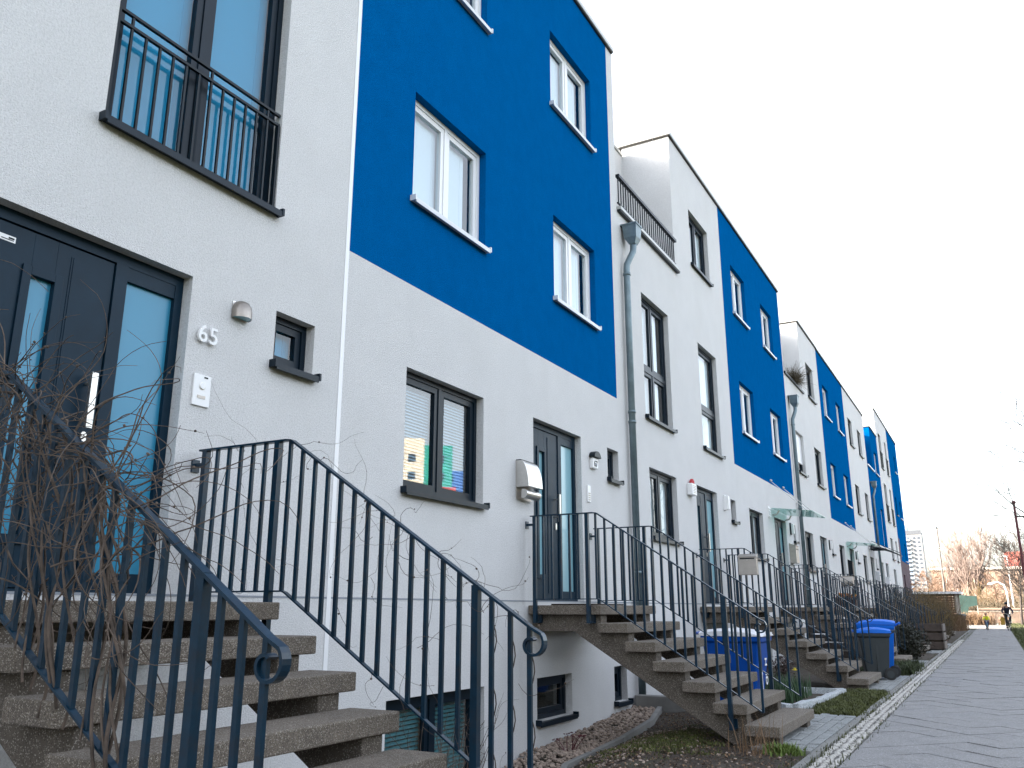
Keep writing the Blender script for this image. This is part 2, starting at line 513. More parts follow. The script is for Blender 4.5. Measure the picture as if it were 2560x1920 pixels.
def shell(h, o, y0, y1, ztop, terrace=None, mat_=None, tmat=None):
    """side walls, rear wall and flat roof; terrace=(y_end, z_floor, depth)"""
    oy = o[1]; a, b = y0 - oy, y1 - oy; bk = BACK - FX
    m = MB()
    mi = 0
    t = .02
    xa = 0 if not terrace else 0
    # left side (faces -Y)
    if terrace:
        ye, zf, dp = terrace; ye -= oy
        m.quad([(0, a, -1.2), (0, a, zf), (bk, a, zf), (bk, a, -1.2)])
        m.quad([(-dp, a, zf), (-dp, a, ztop - .2), (bk, a, ztop - .2), (bk, a, zf)])
        # terrace: floor, rear wall, end wall
        m.quad([(0, a, zf), (0, ye, zf), (-dp, ye, zf), (-dp, a, zf)], 1)
        m.quad([(-dp, a, zf), (-dp, ye, zf), (-dp, ye, ztop - .2), (-dp, a, ztop - .2)], 1)
        m.quad([(0, ye, zf), (0, ye, ztop), (-dp, ye, ztop), (-dp, ye, zf)], 1)
        m.quad([(0, ye, ztop - .12), (0, b, ztop - .12), (bk, b, ztop - .12), (bk, ye, ztop - .12)])
        m.quad([(-dp, a, ztop - .25), (-dp, ye, ztop - .25), (bk, ye, ztop - .25), (bk, a, ztop - .25)])
    else:
        m.quad([(0, a, -1.2), (0, a, ztop), (bk, a, ztop), (bk, a, -1.2)])
        m.quad([(0, a, ztop - .12), (0, b, ztop - .12), (bk, b, ztop - .12), (bk, a, ztop - .12)])
    m.quad([(0, b, -1.2), (0, b, ztop), (bk, b, ztop), (bk, b, -1.2)])
    m.quad([(bk, a, -1.2), (bk, b, -1.2), (bk, b, ztop), (bk, a, ztop)])
    s_ = m.build('shell', [mat_ or WHITE, tmat or mat_ or WHITE], h, fix=False)
    # coping
    c = MB()
    def cap(x0, ya, x1, yb):
        c.box(x0, ya, ztop + .012, x1, yb, ztop + .085, 0); c.box(x0 + .012, ya + .012, ztop - .012, x1 - .012, yb - .012, ztop + .012, 1)
    if terrace:
        cap(-.3, ye - .045, .045, b + .0); cap(bk, ye - .045, -.3, ye + .25)
        c.box(-dp - .25, a, ztop - .2, -dp + .03, ye - .045, ztop - .14, 0)
    else:
        cap(-.3, a, .045, b); 
    cap(bk, b - .25, -.3, b)
    if not terrace: cap(bk, a, -.3, a + .25)
    c.build('roof_coping', [COPE, DARK], h)


def downpipe(h, o, y, ztop, zh=None):
    oy = o[1]; yy = y - oy
    p = MB()
    zt = ztop - .32
    pts = [(.16, yy + .1, zt + .06), (.16, yy + .1, zt - .05), (.155, yy + .09, zt - .12), (.12, yy + .03, zt - .25), (.085, yy - .01, zt - .36), (.08, yy - .015, zt - .45), (.08, yy - .015, -.3)]
    p.tube(pts, .05, 14)
    for z in (zt - .52, 4.0, 3.85, 1.7):
        if z < zt: p.lathe([(.05, -.02), (.058, -.02), (.058, .02), (.05, .02)], (.08, yy - .015, z), 14)
    o_ = p.build('downpipe', ZINC, h, smooth=True)
    q = MB()
    def frus(x0, x1, ya, yb, za, x2, x3, yc, yd, zb):
        k = len(q.v)
        q.v += [(x0, ya, za), (x1, ya, za), (x1, yb, za), (x0, yb, za), (x2, yc, zb), (x3, yc, zb), (x3, yd, zb), (x2, yd, zb)]
        for f in ((3, 2, 1, 0), (4, 5, 6, 7), (0, 1, 5, 4), (1, 2, 6, 5), (2, 3, 7, 6), (3, 0, 4, 7)):
            q.f.append(tuple(k + i for i in f)); q.m.append(0)
    frus(.11, .21, yy + .045, yy + .155, zt, .05, .25, yy + .0, yy + .2, zt + .1)
    frus(.05, .25, yy + .0, yy + .2, zt + .1, .03, .26, yy - .02, yy + .22, zt + .3)
    q.box(0, yy - .03, zt + .3, .27, yy + .23, zt + .325)
    q.build('rain_hopper', ZINC, o_)
    return o_


def house(y0, y1, ztop, label, openings, spans, terrace=None, blue=None, tmat=None):
    o = (FX, y0, 0)
    h = thing('row_house', label, 'house', o, 'row houses along the footpath')
    facade(h, o, y0, y1, ztop, [q[:5] for q in openings], spans)
    shell(h, o, y0, y1, ztop, terrace, tmat=tmat)
    for q in openings:
        kw = q[5] if len(q) > 5 else {}
        if q[4] == 'win': window(h, o, *q[:4], **kw)
        elif q[4] == 'door': door(h, o, *q[:4], **kw)
    j = MB().box(-.004, 0.01, 1.283, .003, y1 - y0 - .01, 1.297).build('plinth_joint', JOINT, h)
    return h, o


W = lambda a, b, c, d, **k: (a, b, c, d, 'win', k)
D_ = lambda a, b, **k: (a, b, 1.29, 3.345, 'door', k)
dk = dict(st='anth')
wh = dict(st='white', cover='blind')

# --- house 63, only its shade reaches the picture
hz, oz = house(-7.3, -1.1, 10.0, 'blank white end house before number 65 beyond the left edge', [], [])
# --- house 65
hA, oA = house(-1.1, 5.1, 10.0, 'white house number 65 with French balcony, nearest in the row',
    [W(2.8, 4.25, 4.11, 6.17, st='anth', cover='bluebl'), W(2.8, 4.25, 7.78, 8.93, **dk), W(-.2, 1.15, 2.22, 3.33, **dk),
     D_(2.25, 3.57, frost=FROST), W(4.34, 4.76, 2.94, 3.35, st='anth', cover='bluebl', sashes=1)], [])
MB().box(-.002, 6.165, -1.1, .006, 6.21, 9.98).build('expansion_joint', PVC, hA)
# French balcony railing of 65
br = MB()
br.box(-.04, 3.905, 4.92, -.015, 5.345, 4.94); br.box(-.04, 3.905, 4.835, -.015, 5.345, 4.855)
br.box(-.045, 3.905, 4.125, -.01, 3.925, 4.94); br.box(-.045, 5.325, 4.125, -.01, 5.345, 4.84)
br.box(-.04, 3.925, 4.13, -.015, 5.325, 4.145)
brl = br.build('balcony_railing', BLK, hA)
bal = MB().box(-.008, -.008, 0, .008, .008, .69).mesh('baluster', BLK)
for i in range(1, 13):
    inst(bal, 'baluster', brl, (-.028, 3.915 + i * .109, 4.145), scale=(1, 1, 1.12 if i in (1, 7, 12) else 1))
# --- house 67
hB, oB = house(5.1, 11.3, 10.0, 'blue and white house number 67, largest blue wall in the row',
    [W(5.98, 7.34, 7.78, 8.93, **wh), W(5.98, 7.34, 5.0, 6.17, **wh), W(9.02, 10.38, 7.77, 8.93, **wh), W(9.05, 10.38, 5.0, 6.16, **wh),
     W(5.98, 7.34, 2.22, 3.33, st='anth', cover='slats'), D_(8.45, 9.77), W(10.64, 11.04, 2.92, 3.35, st='anth', cover='net', sashes=1),
     W(5.85, 7.4, -.9, .49, st='anth', cover='gslats'), W(8.5, 9.38, .05, .49, st='anth', cover=None, sashes=1, dark=True), W(10.66, 11.1, .05, .49, st='anth', cover=None, sashes=1, dark=True)],
    [(5.1, 11.06, 4.13, 10.0, 1)])
# --- white house with roof terrace
hC, oC = house(11.3, 17.5, 10.0, 'white house with tall dark windows and railed roof terrace, next to number 67',
    [W(15.2, 16.5, 7.75, 8.93, **dk), W(12.25, 13.57, 4.11, 6.17, st='anth', transom=4.95), W(15.32, 16.57, 4.12, 6.17, st='anth', transom=4.95, sashes=1),
     W(12.3, 13.6, 2.25, 3.32, **dk), D_(14.68, 16.02), W(17.0, 17.38, 2.9, 3.34, st='anth', sashes=1), (11.3, 14.13, 7.22, 10.0, 'open')], [], terrace=(14.13, 7.22, .95))
downpipe(hC, oC, 11.45, 7.0)
tr = MB()
tr.box(-.02, .02, 7.22, .07, 2.95, 7.27, 1); tr.box(-.02, .02, 7.19, .06, 2.94, 7.22, 0)
tr.box(-.01, .03, 7.78, .05, 2.86, 7.83); tr.box(.0, .03, 7.33, .03, 2.83, 7.35)
trl = tr.build('terrace_railing', [BLK, COPE], hC)
bt = MB().box(-.008, -.008, 0, .008, .008, .46).mesh('baluster', BLK)
for i in range(26):
    inst(bt, 'baluster', trl, (.018, .06 + i * .108, 7.34))
# --- second blue house
hD, oD = house(17.5, 23.68, 10.0, 'second blue topped house along the row, glass canopy over its door',
    [W(18.33, 19.6, 7.72, 8.9, **wh), W(21.25, 22.5, 7.72, 8.9, **wh), W(18.42, 19.7, 4.97, 6.14, **wh), W(21.46, 22.7, 4.97, 6.14, **wh),
     W(18.5, 19.75, 2.28, 3.31, **dk), D_(20.94, 22.25), W(23.12, 23.46, 2.9, 3.35, st='anth', sashes=1), W(18.3, 19.7, -.5, .49, st='anth', cover='net')],
    [(17.5, 23.62, 4.13, 10.0, 1)])
# --- white house with nest-like shrub
hE, oE = house(23.68, 29.68, 9.95, 'white house with dry shrub on its terrace parapet, behind second blue house',
    [W(27.37, 28.6, 7.75, 8.88, **dk), W(24.68, 25.8, 4.97, 6.16, st='anth', cover='shutter'), W(27.6, 28.83, 4.97, 6.15, **dk),
     W(24.75, 26.0, 2.25, 3.31, st='anth'), D_(27.14, 28.37), W(29.2, 29.55, 2.9, 3.36, st='anth', sashes=1), (23.68, 26.4, 7.6, 9.95, 'open')], [], terrace=(26.4, 7.6, .95))
MB().box(-.12, .0, 7.6, .05, 2.78, 7.66).box(-.12, .0, 7.66, .0, .06, 7.95).build('parapet_coping', BLK, hE)
downpipe(hE, oE, 23.95, 7.0)
# --- third blue house
hF, oF = house(29.68, 35.6, 9.93, 'third blue topped house along the row, flush beside a plain white one',
    [W(30.44, 31.65, 7.73, 8.86, **wh), W(33.4, 34.5, 7.73, 8.86, **wh), W(30.64, 31.8, 4.96, 6.12, **wh), W(33.6, 34.75, 4.96, 6.12, **wh),
     W(30.85, 32.0, 2.24, 3.32, **dk), D_(33.17, 34.33), W(35.16, 35.48, 2.9, 3.36, st='anth', sashes=1)], [(29.68, 35.52, 4.1, 9.93, 1)])
# --- plain white house
hG, oG = house(35.6, 41.8, 9.93, 'plain white house with round black canopy, sixth along the visible row',
    [W(36.43, 37.6, 7.73, 8.85, **dk), W(39.2, 40.4, 7.73, 8.85, **dk), W(36.65, 37.9, 4.96, 6.12, **dk), W(39.65, 40.8, 4.96, 6.12, **dk),
     W(36.9, 38.1, 2.24, 3.3, **dk), D_(39.2, 40.4, extras=False), W(41.15, 41.45, 2.9, 3.36, st='anth', sashes=1)], [])
# --- low blue house with terrace
hH, oH = house(41.8, 47.15, 9.87, 'narrow blue house with terrace corner below the taller white one',
    [W(45.2, 46.4, 7.7, 8.82, **wh), W(45.5, 46.5, 4.1, 6.0, **wh), W(42.9, 44.1, 2.24, 3.3, **dk), D_(45.1, 46.3, extras=False), (41.8, 44.15, 7.62, 9.87, 'open')],
    [(41.8, 47.15, 4.1, 9.87, 1)], terrace=(44.15, 7.62, .95), tmat=BLUE)
MB().box(-.12, .0, 7.62, .06, 2.45, 7.68).build('parapet_coping', SILLW, hH)
downpipe(hH, oH, 42.1, 6.9)
# --- tall white house
hI, oI = house(47.15, 53.1, 11.4, 'taller white house with dark balcony grilles near the row end',
    [W(48.3, 49.45, 8.46, 10.33, **dk), W(48.5, 49.7, 5.66, 7.64, **dk), W(51.2, 52.1, 8.46, 10.33, **dk), W(51.2, 52.1, 5.66, 7.64, **dk), W(48.7, 49.9, 3.7, 4.8, **dk),
     W(51.3, 52.1, 3.7, 4.8, **dk), W(48.7, 49.9, 1.9, 3.2, **dk)], [])
for (a, b, z) in ((48.25, 49.5, 8.42), (48.45, 49.75, 5.62), (51.15, 52.15, 8.42), (51.15, 52.15, 5.62)):
    g = MB(); g.box(.0, a - oI[1], z, .04, b - oI[1], z + .04); g.box(.0, a - oI[1], z + .88, .05, b - oI[1], z + .92)
    gp = g.build('balcony_railing', BLK, hI)
    n = int((b - a) / .1)
    for i in range(n):
        inst(bt, 'baluster', gp, (.02, a - oI[1] + .05 + i * .1, z + .04), scale=(1, 1, 1.83))
# --- end house
hJ, oJ = house(53.1, 58.8, 11.4, 'blue end house of the row with brown ground floor',
    [W(56.4, 57.35, 9.3, 10.32, **wh), W(56.7, 57.65, 6.5, 7.55, **wh), W(56.7, 57.65, 3.95, 5.0, **wh), W(54.2, 55.0, 6.5, 7.55, **dk), W(54.2, 55.0, 1.9, 3.1, **dk)],
    [(53.1, 54.0, -1.2, 5.1, 2), (53.1, 58.8, -1.2, 3.85, 2), (53.1, 58.8, 3.85, 11.4, 1)])
# ------------------------------------------------------------------ staircases (u = distance from facade, y across, z up)
SW = 1.68
RISE, GO = .178, .286
LZ = 1.246


def tread_mesh(x0, x1, y0, y1, z0, z1):
    return MB().box(x0, y0, z0, x1, y1, z1)


def rail_z(u):
    return LZ + .945 if u < .83 else LZ + .945 - (u - .83) * .663


def low_z(u):
    return LZ + .062 if u < .84 else LZ + .062 - (u - .84) * .636


def make_stairs(label, y):
    t = thing('entrance_staircase', label, 'staircase', (FX, y, 0), 'concrete entrance stairs with iron railings')
    tread_mesh(.005, .84, 0, SW, LZ - .095, LZ).build('landing_slab', CONC, t, bevel=.008)
    tm = None
    for k in range(1, 7):
        f = 1.13 + GO * (k - 1)
        z = LZ - RISE * k
        o = tread_mesh(-.32, 0, 0, SW, -.095, 0).build('tread', CONC, t, bevel=.008) if tm is None else inst(tm, 'tread', t, (0, 0, 0))
        if tm is None: tm = o.data
        else:
            b = o.modifiers.new('bevel', 'BEVEL'); b.width = .008; b.segments = 2
        o.location = (f, rnd.uniform(-.004, .004), z)
    prof = [(0, LZ - .097)]
    u = .80
    prof.append((u, LZ - .097))
    for k in range(1, 7):
        z = LZ - RISE * k - .097
        prof.append((u, z)); u = 1.10 + GO * (k - 1); prof.append((u, z))
    prof += [(u, -.15), (2.33, -.15), (.49, .98), (0, .98)]
    for a in (.10, SW - .26):
        MB().prism(prof, a, a + .16, 'y').build('stringer', CONC2, t, bevel=.005)
    for yy in (-.022, SW + .022):
        r = MB()
        a0, a1 = yy - .02, yy + .02
        top = [(.05, LZ + .945), (.79, LZ + .945), (.83, LZ + .94), (2.44, rail_z(2.44))]
        cx, cz = 2.435, rail_z(2.44) - .075
        n = 24
        for i in range(1, n + 1):
            s_ = i / n; ang = math.pi / 2 - .55 - s_ * 6.3; rad = .068 * (1 - .72 * s_ ** 1.2)
            top.append((cx + .012 + rad * math.cos(ang), cz + rad * math.sin(ang)))
        r.ribbon(top, a0, a1, .012)
        r.ribbon([(.08, LZ + .062), (.83, LZ + .062), (.85, LZ + .055), (2.43, low_z(2.43))], yy - .014, yy + .014, .009)
        r.box(.0, yy - .012, LZ + .84, .10, yy + .012, LZ + .864)
        r.box(.0, yy - .03, LZ + .81, .012, yy + .03, LZ + .89)
        rl = r.build('railing', RAILM, t)
        for (u, z0, z1) in ((.10, LZ - .18, LZ + .94), (.72, LZ - .18, LZ + .94), (2.13, .13, rail_z(2.13) - .004)):
            p = MB().box(u - .019, yy - .019, z0, u + .019, yy + .019, z1)
            s2 = 1 if yy < 0 else -1
            p.box(u - .03, min(yy, yy + s2 * .1), z0, u + .03, max(yy, yy + s2 * .1), z0 + .012)
            p.box(u - .03, min(yy + s2 * .1, yy + s2 * .112), z0 - .0, u + .03, max(yy + s2 * .1, yy + s2 * .112), z0 + .09)
            p.build('post', RAILM, rl)
        us = [.10 + .62 * i / 6 for i in range(1, 6)] + [.82 + .1008 * i for i in range(13)] + [2.22, 2.325, 2.43]
        for u in us:
            MB().box(u - .011, yy - .009, low_z(u), u + .011, yy + .009, rail_z(u) - .004).build('baluster', RAILM, rl)
    return t


def move_copy(src, label, y):
    c = copy_tree(src)
    c.location = (FX, y, 0); c['label'] = label
    return c


sA = make_stairs('stairs to door 65 with vine covered railing, nearest the camera', 2.03)
YS = [8.3, 14.52, 20.75, 26.95, 33.0, 39.05, 45.0]
LS = ['stairs below the steel mailbox and door of number 67',
      'stairs right behind the blue bin with white lid, silver box on railing',
      'stairs under the first glass canopy, behind the blue and grey bins',
      'stairs with wooden planter and metal newspaper tube on the landing',
      'stairs under the second glass canopy',
      'stairs under the round black canopy',
      'stairs at the narrow blue house, farthest of the row']
stairs = [sA] + [move_copy(sA, l, y) for l, y in zip(LS, YS)]
# ------------------------------------------------------------------ ground
SHX = [(-20, 0)]


def smooth(t):
    t = max(0, min(1, t)); return t * t * (3 - 2 * t)


def gz(x, y):
    """ground height: a hollow along the wall of number 67 and a level strip elsewhere"""
    wz = -1.0 + .78 * smooth((y - 5.2) / 3.2) + .14 * smooth((y - 8.4) / 3) + .08 * smooth((y - 11) / 1.5)
    if y > 12.5: wz = 0
    t = smooth((x + 4.05) / (1.25 if y > 7.2 else 1.25))
    return wz * (1 - t) - .012


def strip(name, m, x0, x1, ya, yb, z=0., kind='structure', nx=1, ny=1):
    g = MB()
    for i in range(nx):
        for j in range(ny):
            xa, xb = x0 + (x1 - x0) * i / nx, x0 + (x1 - x0) * (i + 1) / nx
            y_, y2 = ya + (yb - ya) * j / ny, ya + (yb - ya) * (j + 1) / ny
            g.quad([(xa, y_, z), (xb, y_, z), (xb, y2, z), (xa, y2, z)])
    o = g.build(name, m, fix=False)
    return tag(o, kind=kind)


# front gardens with the hollow near number 67
g = MB(); xs = [-4.4 + .1 * i for i in range(30)]; ysl = [-8 + .25 * j for j in range(282)]
for y in ysl:
    for x in xs:
        q = gz(x, y) + (rnd.uniform(-.012, .012) if x < -1.6 else 0)
        g.v.append((x, y, q))
nx = len(xs)
for j in range(len(ysl) - 1):
    for i in range(nx - 1):
        a = j * nx + i
        g.f.append((a, a + 1, a + 1 + nx, a + nx)); g.m.append(0)
tag(g.build('garden_bed', SOIL, fix=False, smooth=True), kind='structure')
# the ground to the horizon
gr = MB()
gr.quad([(-1.5, -400, -.03), (900, -400, -.03), (900, 1500, -.03), (-1.5, 1500, -.03)])
gr.quad([(-900, -400, -.03), (-14.05, -400, -.03), (-14.05, 1500, -.03), (-900, 1500, -.03)])
gr.quad([(-14.05, 62.2, -.03), (-1.5, 62.2, -.03), (-1.5, 1500, -.03), (-14.05, 1500, -.03)])
gr.quad([(-14.05, -400, -.03), (-1.5, -400, -.03), (-1.5, -7.5, -.03), (-14.05, -7.5, -.03)])
gr.quad([(-14.05, 58.8, -.034), (-4.4, 58.8, -.034), (-4.4, 62.3, -.034), (-14.05, 62.3, -.034)])
tag(gr.build('lawn', GROUND, fix=False), kind='structure')
PX0, PX1 = -1.25, .56
path = strip('footpath', PATHB, PX0 - .02, PX1, -12, 62.6, -.012)
strip('crossing_paving', SAND, -3.2, 3.2, 62.6, 84, -.006)
# diagonal slabs as far as they can be told apart


def clip(poly, axis, lim, keep_less):
    out = []
    n = len(poly)
    for i in range(n):
        a, b = poly[i], poly[(i + 1) % n]
        ia = (a[axis] <= lim) if keep_less else (a[axis] >= lim)
        ib = (b[axis] <= lim) if keep_less else (b[axis] >= lim)
        if ia: out.append(a)
        if ia != ib:
            t = (lim - a[axis]) / (b[axis] - a[axis])
            out.append((a[0] + t * (b[0] - a[0]), a[1] + t * (b[1] - a[1])))
    return out


S = .40; hd = S / math.sqrt(2)
cnt = 0; far = MB()
tiles = []
j = 0; y = 5.0
while y < 62.4:
    off = 0 if j % 2 == 0 else hd
    x = PX0 - hd * 2 + off
    while x < PX1 + hd:
        e = hd - .0035
        poly = [(x - e, y), (x, y - e), (x + e, y), (x, y + e)]
        for ax, lim, less in ((0, PX1 - .004, True), (0, PX0 + .004, False), (1, 62.4, True)):
            poly = clip(poly, ax, lim, less) if poly else poly
        if len(poly) > 2: tiles.append(poly)
        x += 2 * hd
    y += hd; j += 1
for poly in tiles:
    dz = rnd.uniform(-.004, .004); tx, ty = rnd.uniform(-.006, .006), rnd.uniform(-.006, .006)
    cx = sum(p[0] for p in poly) / len(poly); cy = sum(p[1] for p in poly) / len(poly)
    tgt = far
    if cnt < 298 and cy > 6.6:
        tgt = MB(); cnt += 1
    elif cy < 6.6:
        pass
    k = len(tgt.v); n = len(poly)
    tgt.v += [(p[0], p[1], dz + (p[0] - cx) * tx + (p[1] - cy) * ty) for p in poly] + [(p[0], p[1], -.03) for p in poly]
    tgt.f.append(tuple(range(k, k + n))); tgt.m.append(0)
    for i in range(n):
        tgt.f.append((k + i, k + n + i, k + n + (i + 1) % n, k + (i + 1) % n)); tgt.m.append(0)
    if tgt is not far:
        tgt.build('paving_slab', SLAB, path)
far.build('paving_slabs', SLAB, path, stuff=True)
# pale cobble strip and kerb
cob = strip('cobble_strip', PATHB, -1.48, -1.262, -3, 60, -.009)
cm = [MB().ico((0, 0, 0), 1, (1, 1, .6), j=.12).mesh('cobble_stone', COBB) for _ in range(6)]
cnt = 0; rest = MB(); yy = 6.9
while yy < 40:
    for xx in (-1.443, -1.372, -1.301):
        px, py = xx + rnd.uniform(-.01, .01), yy + (.035 if -1.4 < xx < -1.34 else 0) + rnd.uniform(-.01, .01)
        rs = rnd.uniform(.028, .037)
        if cnt < 299:
            o = inst(rnd.choice(cm), 'cobble_stone', cob, (px, py, -.012 + rnd.uniform(-.004, .006)), (rnd.uniform(-.1, .1), rnd.uniform(-.1, .1), rnd.uniform(0, 6)), (rs * 1.02, rs * 1.05, rs)); cnt += 1
        else:
            rest.ico((px, py, -.012), rs, (1, 1, .6), j=.12)
    yy += .071
rest.build('cobble_stones', COBB, cob, stuff=True)
kb = strip('kerb_strip', SOIL, -1.56, -1.48, -3, 60, -.014)
yy = 4.2; 
while yy < 59:
    MB().box(-1.555, yy + .004, -.1, -1.487, yy + .996, .014 + rnd.uniform(-.004, .004)).build('kerb_stone', KERB, kb, bevel=.006)
    yy += 1.0
# paver pads at the foot of the stairs
pm = MB().box(-.0455, -.0955, -.06, .0455, .0955, 0).mesh('paver', PAVER)


def pad(ya, yb, n_x=5):
    p = strip('paved_pad', mat('dark_joint_sand', (.045, .042, .036), .95), -1.57 - .1 * n_x, -1.56, ya, yb, .002)
    for i in range(n_x):
        yy = ya + .1 - (.1 if i % 2 else 0)
        while yy < yb - .02:
            if yy - .1 > ya - .11:
                o = inst(pm, 'paver', p, (-1.612 - .1 * i, yy, .018 + rnd.uniform(-.004, .004)), (rnd.uniform(-.02, .02), rnd.uniform(-.02, .02), rnd.uniform(-.02, .02)))
                b = o.modifiers.new('bevel', 'BEVEL'); b.width = .004; b.segments = 1
            yy += .2
    MB().box(-1.57 - .1 * n_x, ya - .07, -.1, -1.5605, ya - .012, .022).build('edging_stone', KERB, p, bevel=.004)
    return p


pad(8.2, 11.05); pad(14.55, 17.9); pad(20.8, 23.4); pad(27.4, 29.2); pad(33.2, 35)
# gravel strip with edging along the wall of 67
edge_pts = [(-3.05, 6.0), (-3.42, 6.9), (-3.72, 7.75), (-3.62, 8.9), (-3.75, 10.2), (-4.0, 11.2)]
for i in range(len(edge_pts) - 1):
    a, b = Vector(edge_pts[i]), Vector(edge_pts[i + 1])
    n = Vector((-(b - a).y, (b - a).x)).normalized() * .03
    m = MB(); za, zb = gz(*a) + .07, gz(*b) + .07
    k = len(m.v)
    for (p, z) in ((a, za), (b, zb)):
        m.v += [(p.x + n.x, p.y + n.y, z), (p.x - n.x, p.y - n.y, z), (p.x - n.x, p.y - n.y, z - .2), (p.x + n.x, p.y + n.y, z - .2)]
    for f in ((0, 1, 5, 4), (1, 2, 6, 5), (2, 3, 7, 6), (3, 0, 4, 7), (0, 3, 2, 1), (4, 5, 6, 7)):
        m.f.append(f); m.m.append(0)
    tag(m.build('edging_stone', KERB, bevel=.004), ['lowest grey edging stone holding the gravel beside the stairs of 65', 'grey edging stone at the bend of the gravel strip', 'middle grey edging stone between gravel and soil below the small cellar windows', 'grey edging stone under the stairs of number 67', 'last grey edging stone reaching the wall near the downpipe'][i], 'edging stone', 'edging stones beside the gravel strip')
pb = MB()


def edge_x(y):
    for i in range(len(edge_pts) - 1):
        if edge_pts[i][1] <= y <= edge_pts[i + 1][1]:
            t = (y - edge_pts[i][1]) / (edge_pts[i + 1][1] - edge_pts[i][1])
            return edge_pts[i][0] + t * (edge_pts[i + 1][0] - edge_pts[i][0])
    return -4.1
for _ in range(2600):
    y = 5.9 + 5.4 * rnd.random() ** 1.15; x = rnd.uniform(-4.38, edge_x(y) - .02)
    pb.ico((x, y, gz(x, y) + .015 + rnd.uniform(0, .03)), rnd.uniform(.012, .036), (1, rnd.uniform(.6, .9), .6), j=.22)
for _ in range(650):
    y = rnd.uniform(6.2, 9.5); x = rnd.uniform(edge_x(min(y, 11)) + .05, -1.7)
    if rnd.random() < .6: x = edge_x(min(y, 11)) + abs(rnd.gauss(0, .4))
    pb.ico((min(x, -1.65), y, gz(x, y) + .008), rnd.uniform(.008, .022), (1, .8, .6), j=.22)
tag(pb.build('gravel', PEB, fix=False), 'reddish gravel and pebbles along the wall of number 67', 'gravel', kind='stuff')
lv = MB()
for _ in range(9000):
    y = rnd.uniform(5.8, 11.0); x = -1.62 - 2.4 * rnd.random()
    if x < edge_x(min(max(y, 6), 11)) + .04: continue
    z = gz(x, y) + .004
    a = rnd.uniform(0, 6.28); s_ = rnd.uniform(.008, .022); dx, dy = math.cos(a) * s_, math.sin(a) * s_
    zz = z + rnd.uniform(.002, .02)
    lv.quad([(x - dx, y - dy, z), (x + dy * .5, y - dx * .5, zz), (x + dx, y + dy, z + rnd.uniform(0, .012)), (x - dy * .5, y + dx * .5, zz)], rnd.choice((0, 0, 0, 1, 2)))
tag(lv.build('leaf_litter', [mat('dead_leaf', (.09, .058, .036), .9, noise=(20, .6)), STRAW, mat('dark_leaf', (.05, .032, .026), .9)], fix=False), kind='stuff')


def tufts(name, label, cat, n, area, hgt, m, z0=None, lean=.5, wid=.004, clump=None):
    b = MB()
    cl = [area() for _ in range(clump)] if clump else None
    for _ in range(n):
        if cl:
            c = rnd.choice(cl); x, y = c[0] + rnd.gauss(0, .05), c[1] + rnd.gauss(0, .05)
        else:
            x, y = area()
        z = gz(x, y) if x > -4.4 and y < 62 and x < -1.5 else 0
        hh = rnd.uniform(*hgt); a = rnd.uniform(0, 6.28); ln = rnd.uniform(0, lean) * hh; ww = rnd.uniform(.6, 1.4) * wid
        dx, dy = math.cos(a), math.sin(a)
        k = len(b.v)
        b.v += [(x - dy * ww, y + dx * ww, z - .01), (x + dy * ww, y - dx * ww, z - .01), (x + dx * ln * .4 + dy * ww * .7, y + dy * ln * .4 - dx * ww * .7, z + hh * .6), (x + dx * ln * .4 - dy * ww * .7, y + dy * ln * .4 + dx * ww * .7, z + hh * .6), (x + dx * ln, y + dy * ln, z + hh)]
        b.f += [(k, k + 1, k + 2, k + 3), (k + 3, k + 2, k + 4)]; b.m += [0, 0]
    return tag(b.build(name, m, fix=False), label, cat, kind='stuff')


U = rnd.uniform
tufts('moss_patch', 'low mossy green ground cover beside the paved pad', 'ground cover', 15000, lambda: (U(-2.12, -1.58), U(11.1, 14.45)), (.02, .07), LEAFG, lean=1.2, wid=.007, clump=900)
tufts('moss_patch', 'green moss on the soil under the stairs of number 67', 'ground cover', 5000, lambda: (rnd.gauss(-2.95, .35), rnd.gauss(8.4, .5)), (.01, .035), LEAFG, lean=1.2, wid=.006, clump=200)
tufts('ground_cover', 'dark green ground cover behind the wheeled bins', 'ground cover', 6000, lambda: (U(-2.6, -1.58), U(17.9, 21)), (.05, .2), mat('cover_leaf', (.05, .068, .022), .8, noise=(6, .6)), lean=1.4, wid=.012, clump=260)
tufts('grass_verge', 'thin weedy grass along the edge of the cobbles', 'grass', 2600, lambda: (rnd.choice((-1.26, -1.48, -1.48, -1.6)) + rnd.gauss(0, .035), 7 + 45 * rnd.random() ** 1.6), (.01, .05), GRASSM, lean=1.2, wid=.004)
tufts('grass_verge', 'tufty grass verge on the far right of the footpath', 'grass', 9000, lambda: (.58 + abs(rnd.gauss(0, 1.3)), 24 + 60 * rnd.random() ** 1.3), (.03, .12), GRASSM, lean=1.2, wid=.012)
tufts('dry_grass', 'clump of dry straw coloured grass beside the shed', 'ornamental grass', 2200, lambda: (rnd.gauss(-2.15, .18), rnd.gauss(58, .6)), (.5, .95), STRAW, lean=.9, wid=.014)
tufts('dry_grass', 'pale dry grass below the green fence screen', 'ornamental grass', 1200, lambda: (rnd.gauss(-1.9, .8), rnd.gauss(78, .5)), (.3, 1.1), STRAW, lean=.8, wid=.02)
tufts('dry_grass', 'few dry stalks in front of the lowest step of number 67', 'weed', 70, lambda: (rnd.gauss(-2.0, .1), rnd.gauss(8.0, .12)), (.1, .38), STRAW, lean=.9, wid=.003)
tufts('weed_tuft', 'small light green weed at the paved pad corner', 'weed', 500, lambda: (rnd.gauss(-1.78, .07), rnd.gauss(8.08, .06)), (.03, .1), mat('weed_leaf', (.11, .16, .03), .8), lean=1.1, wid=.008)
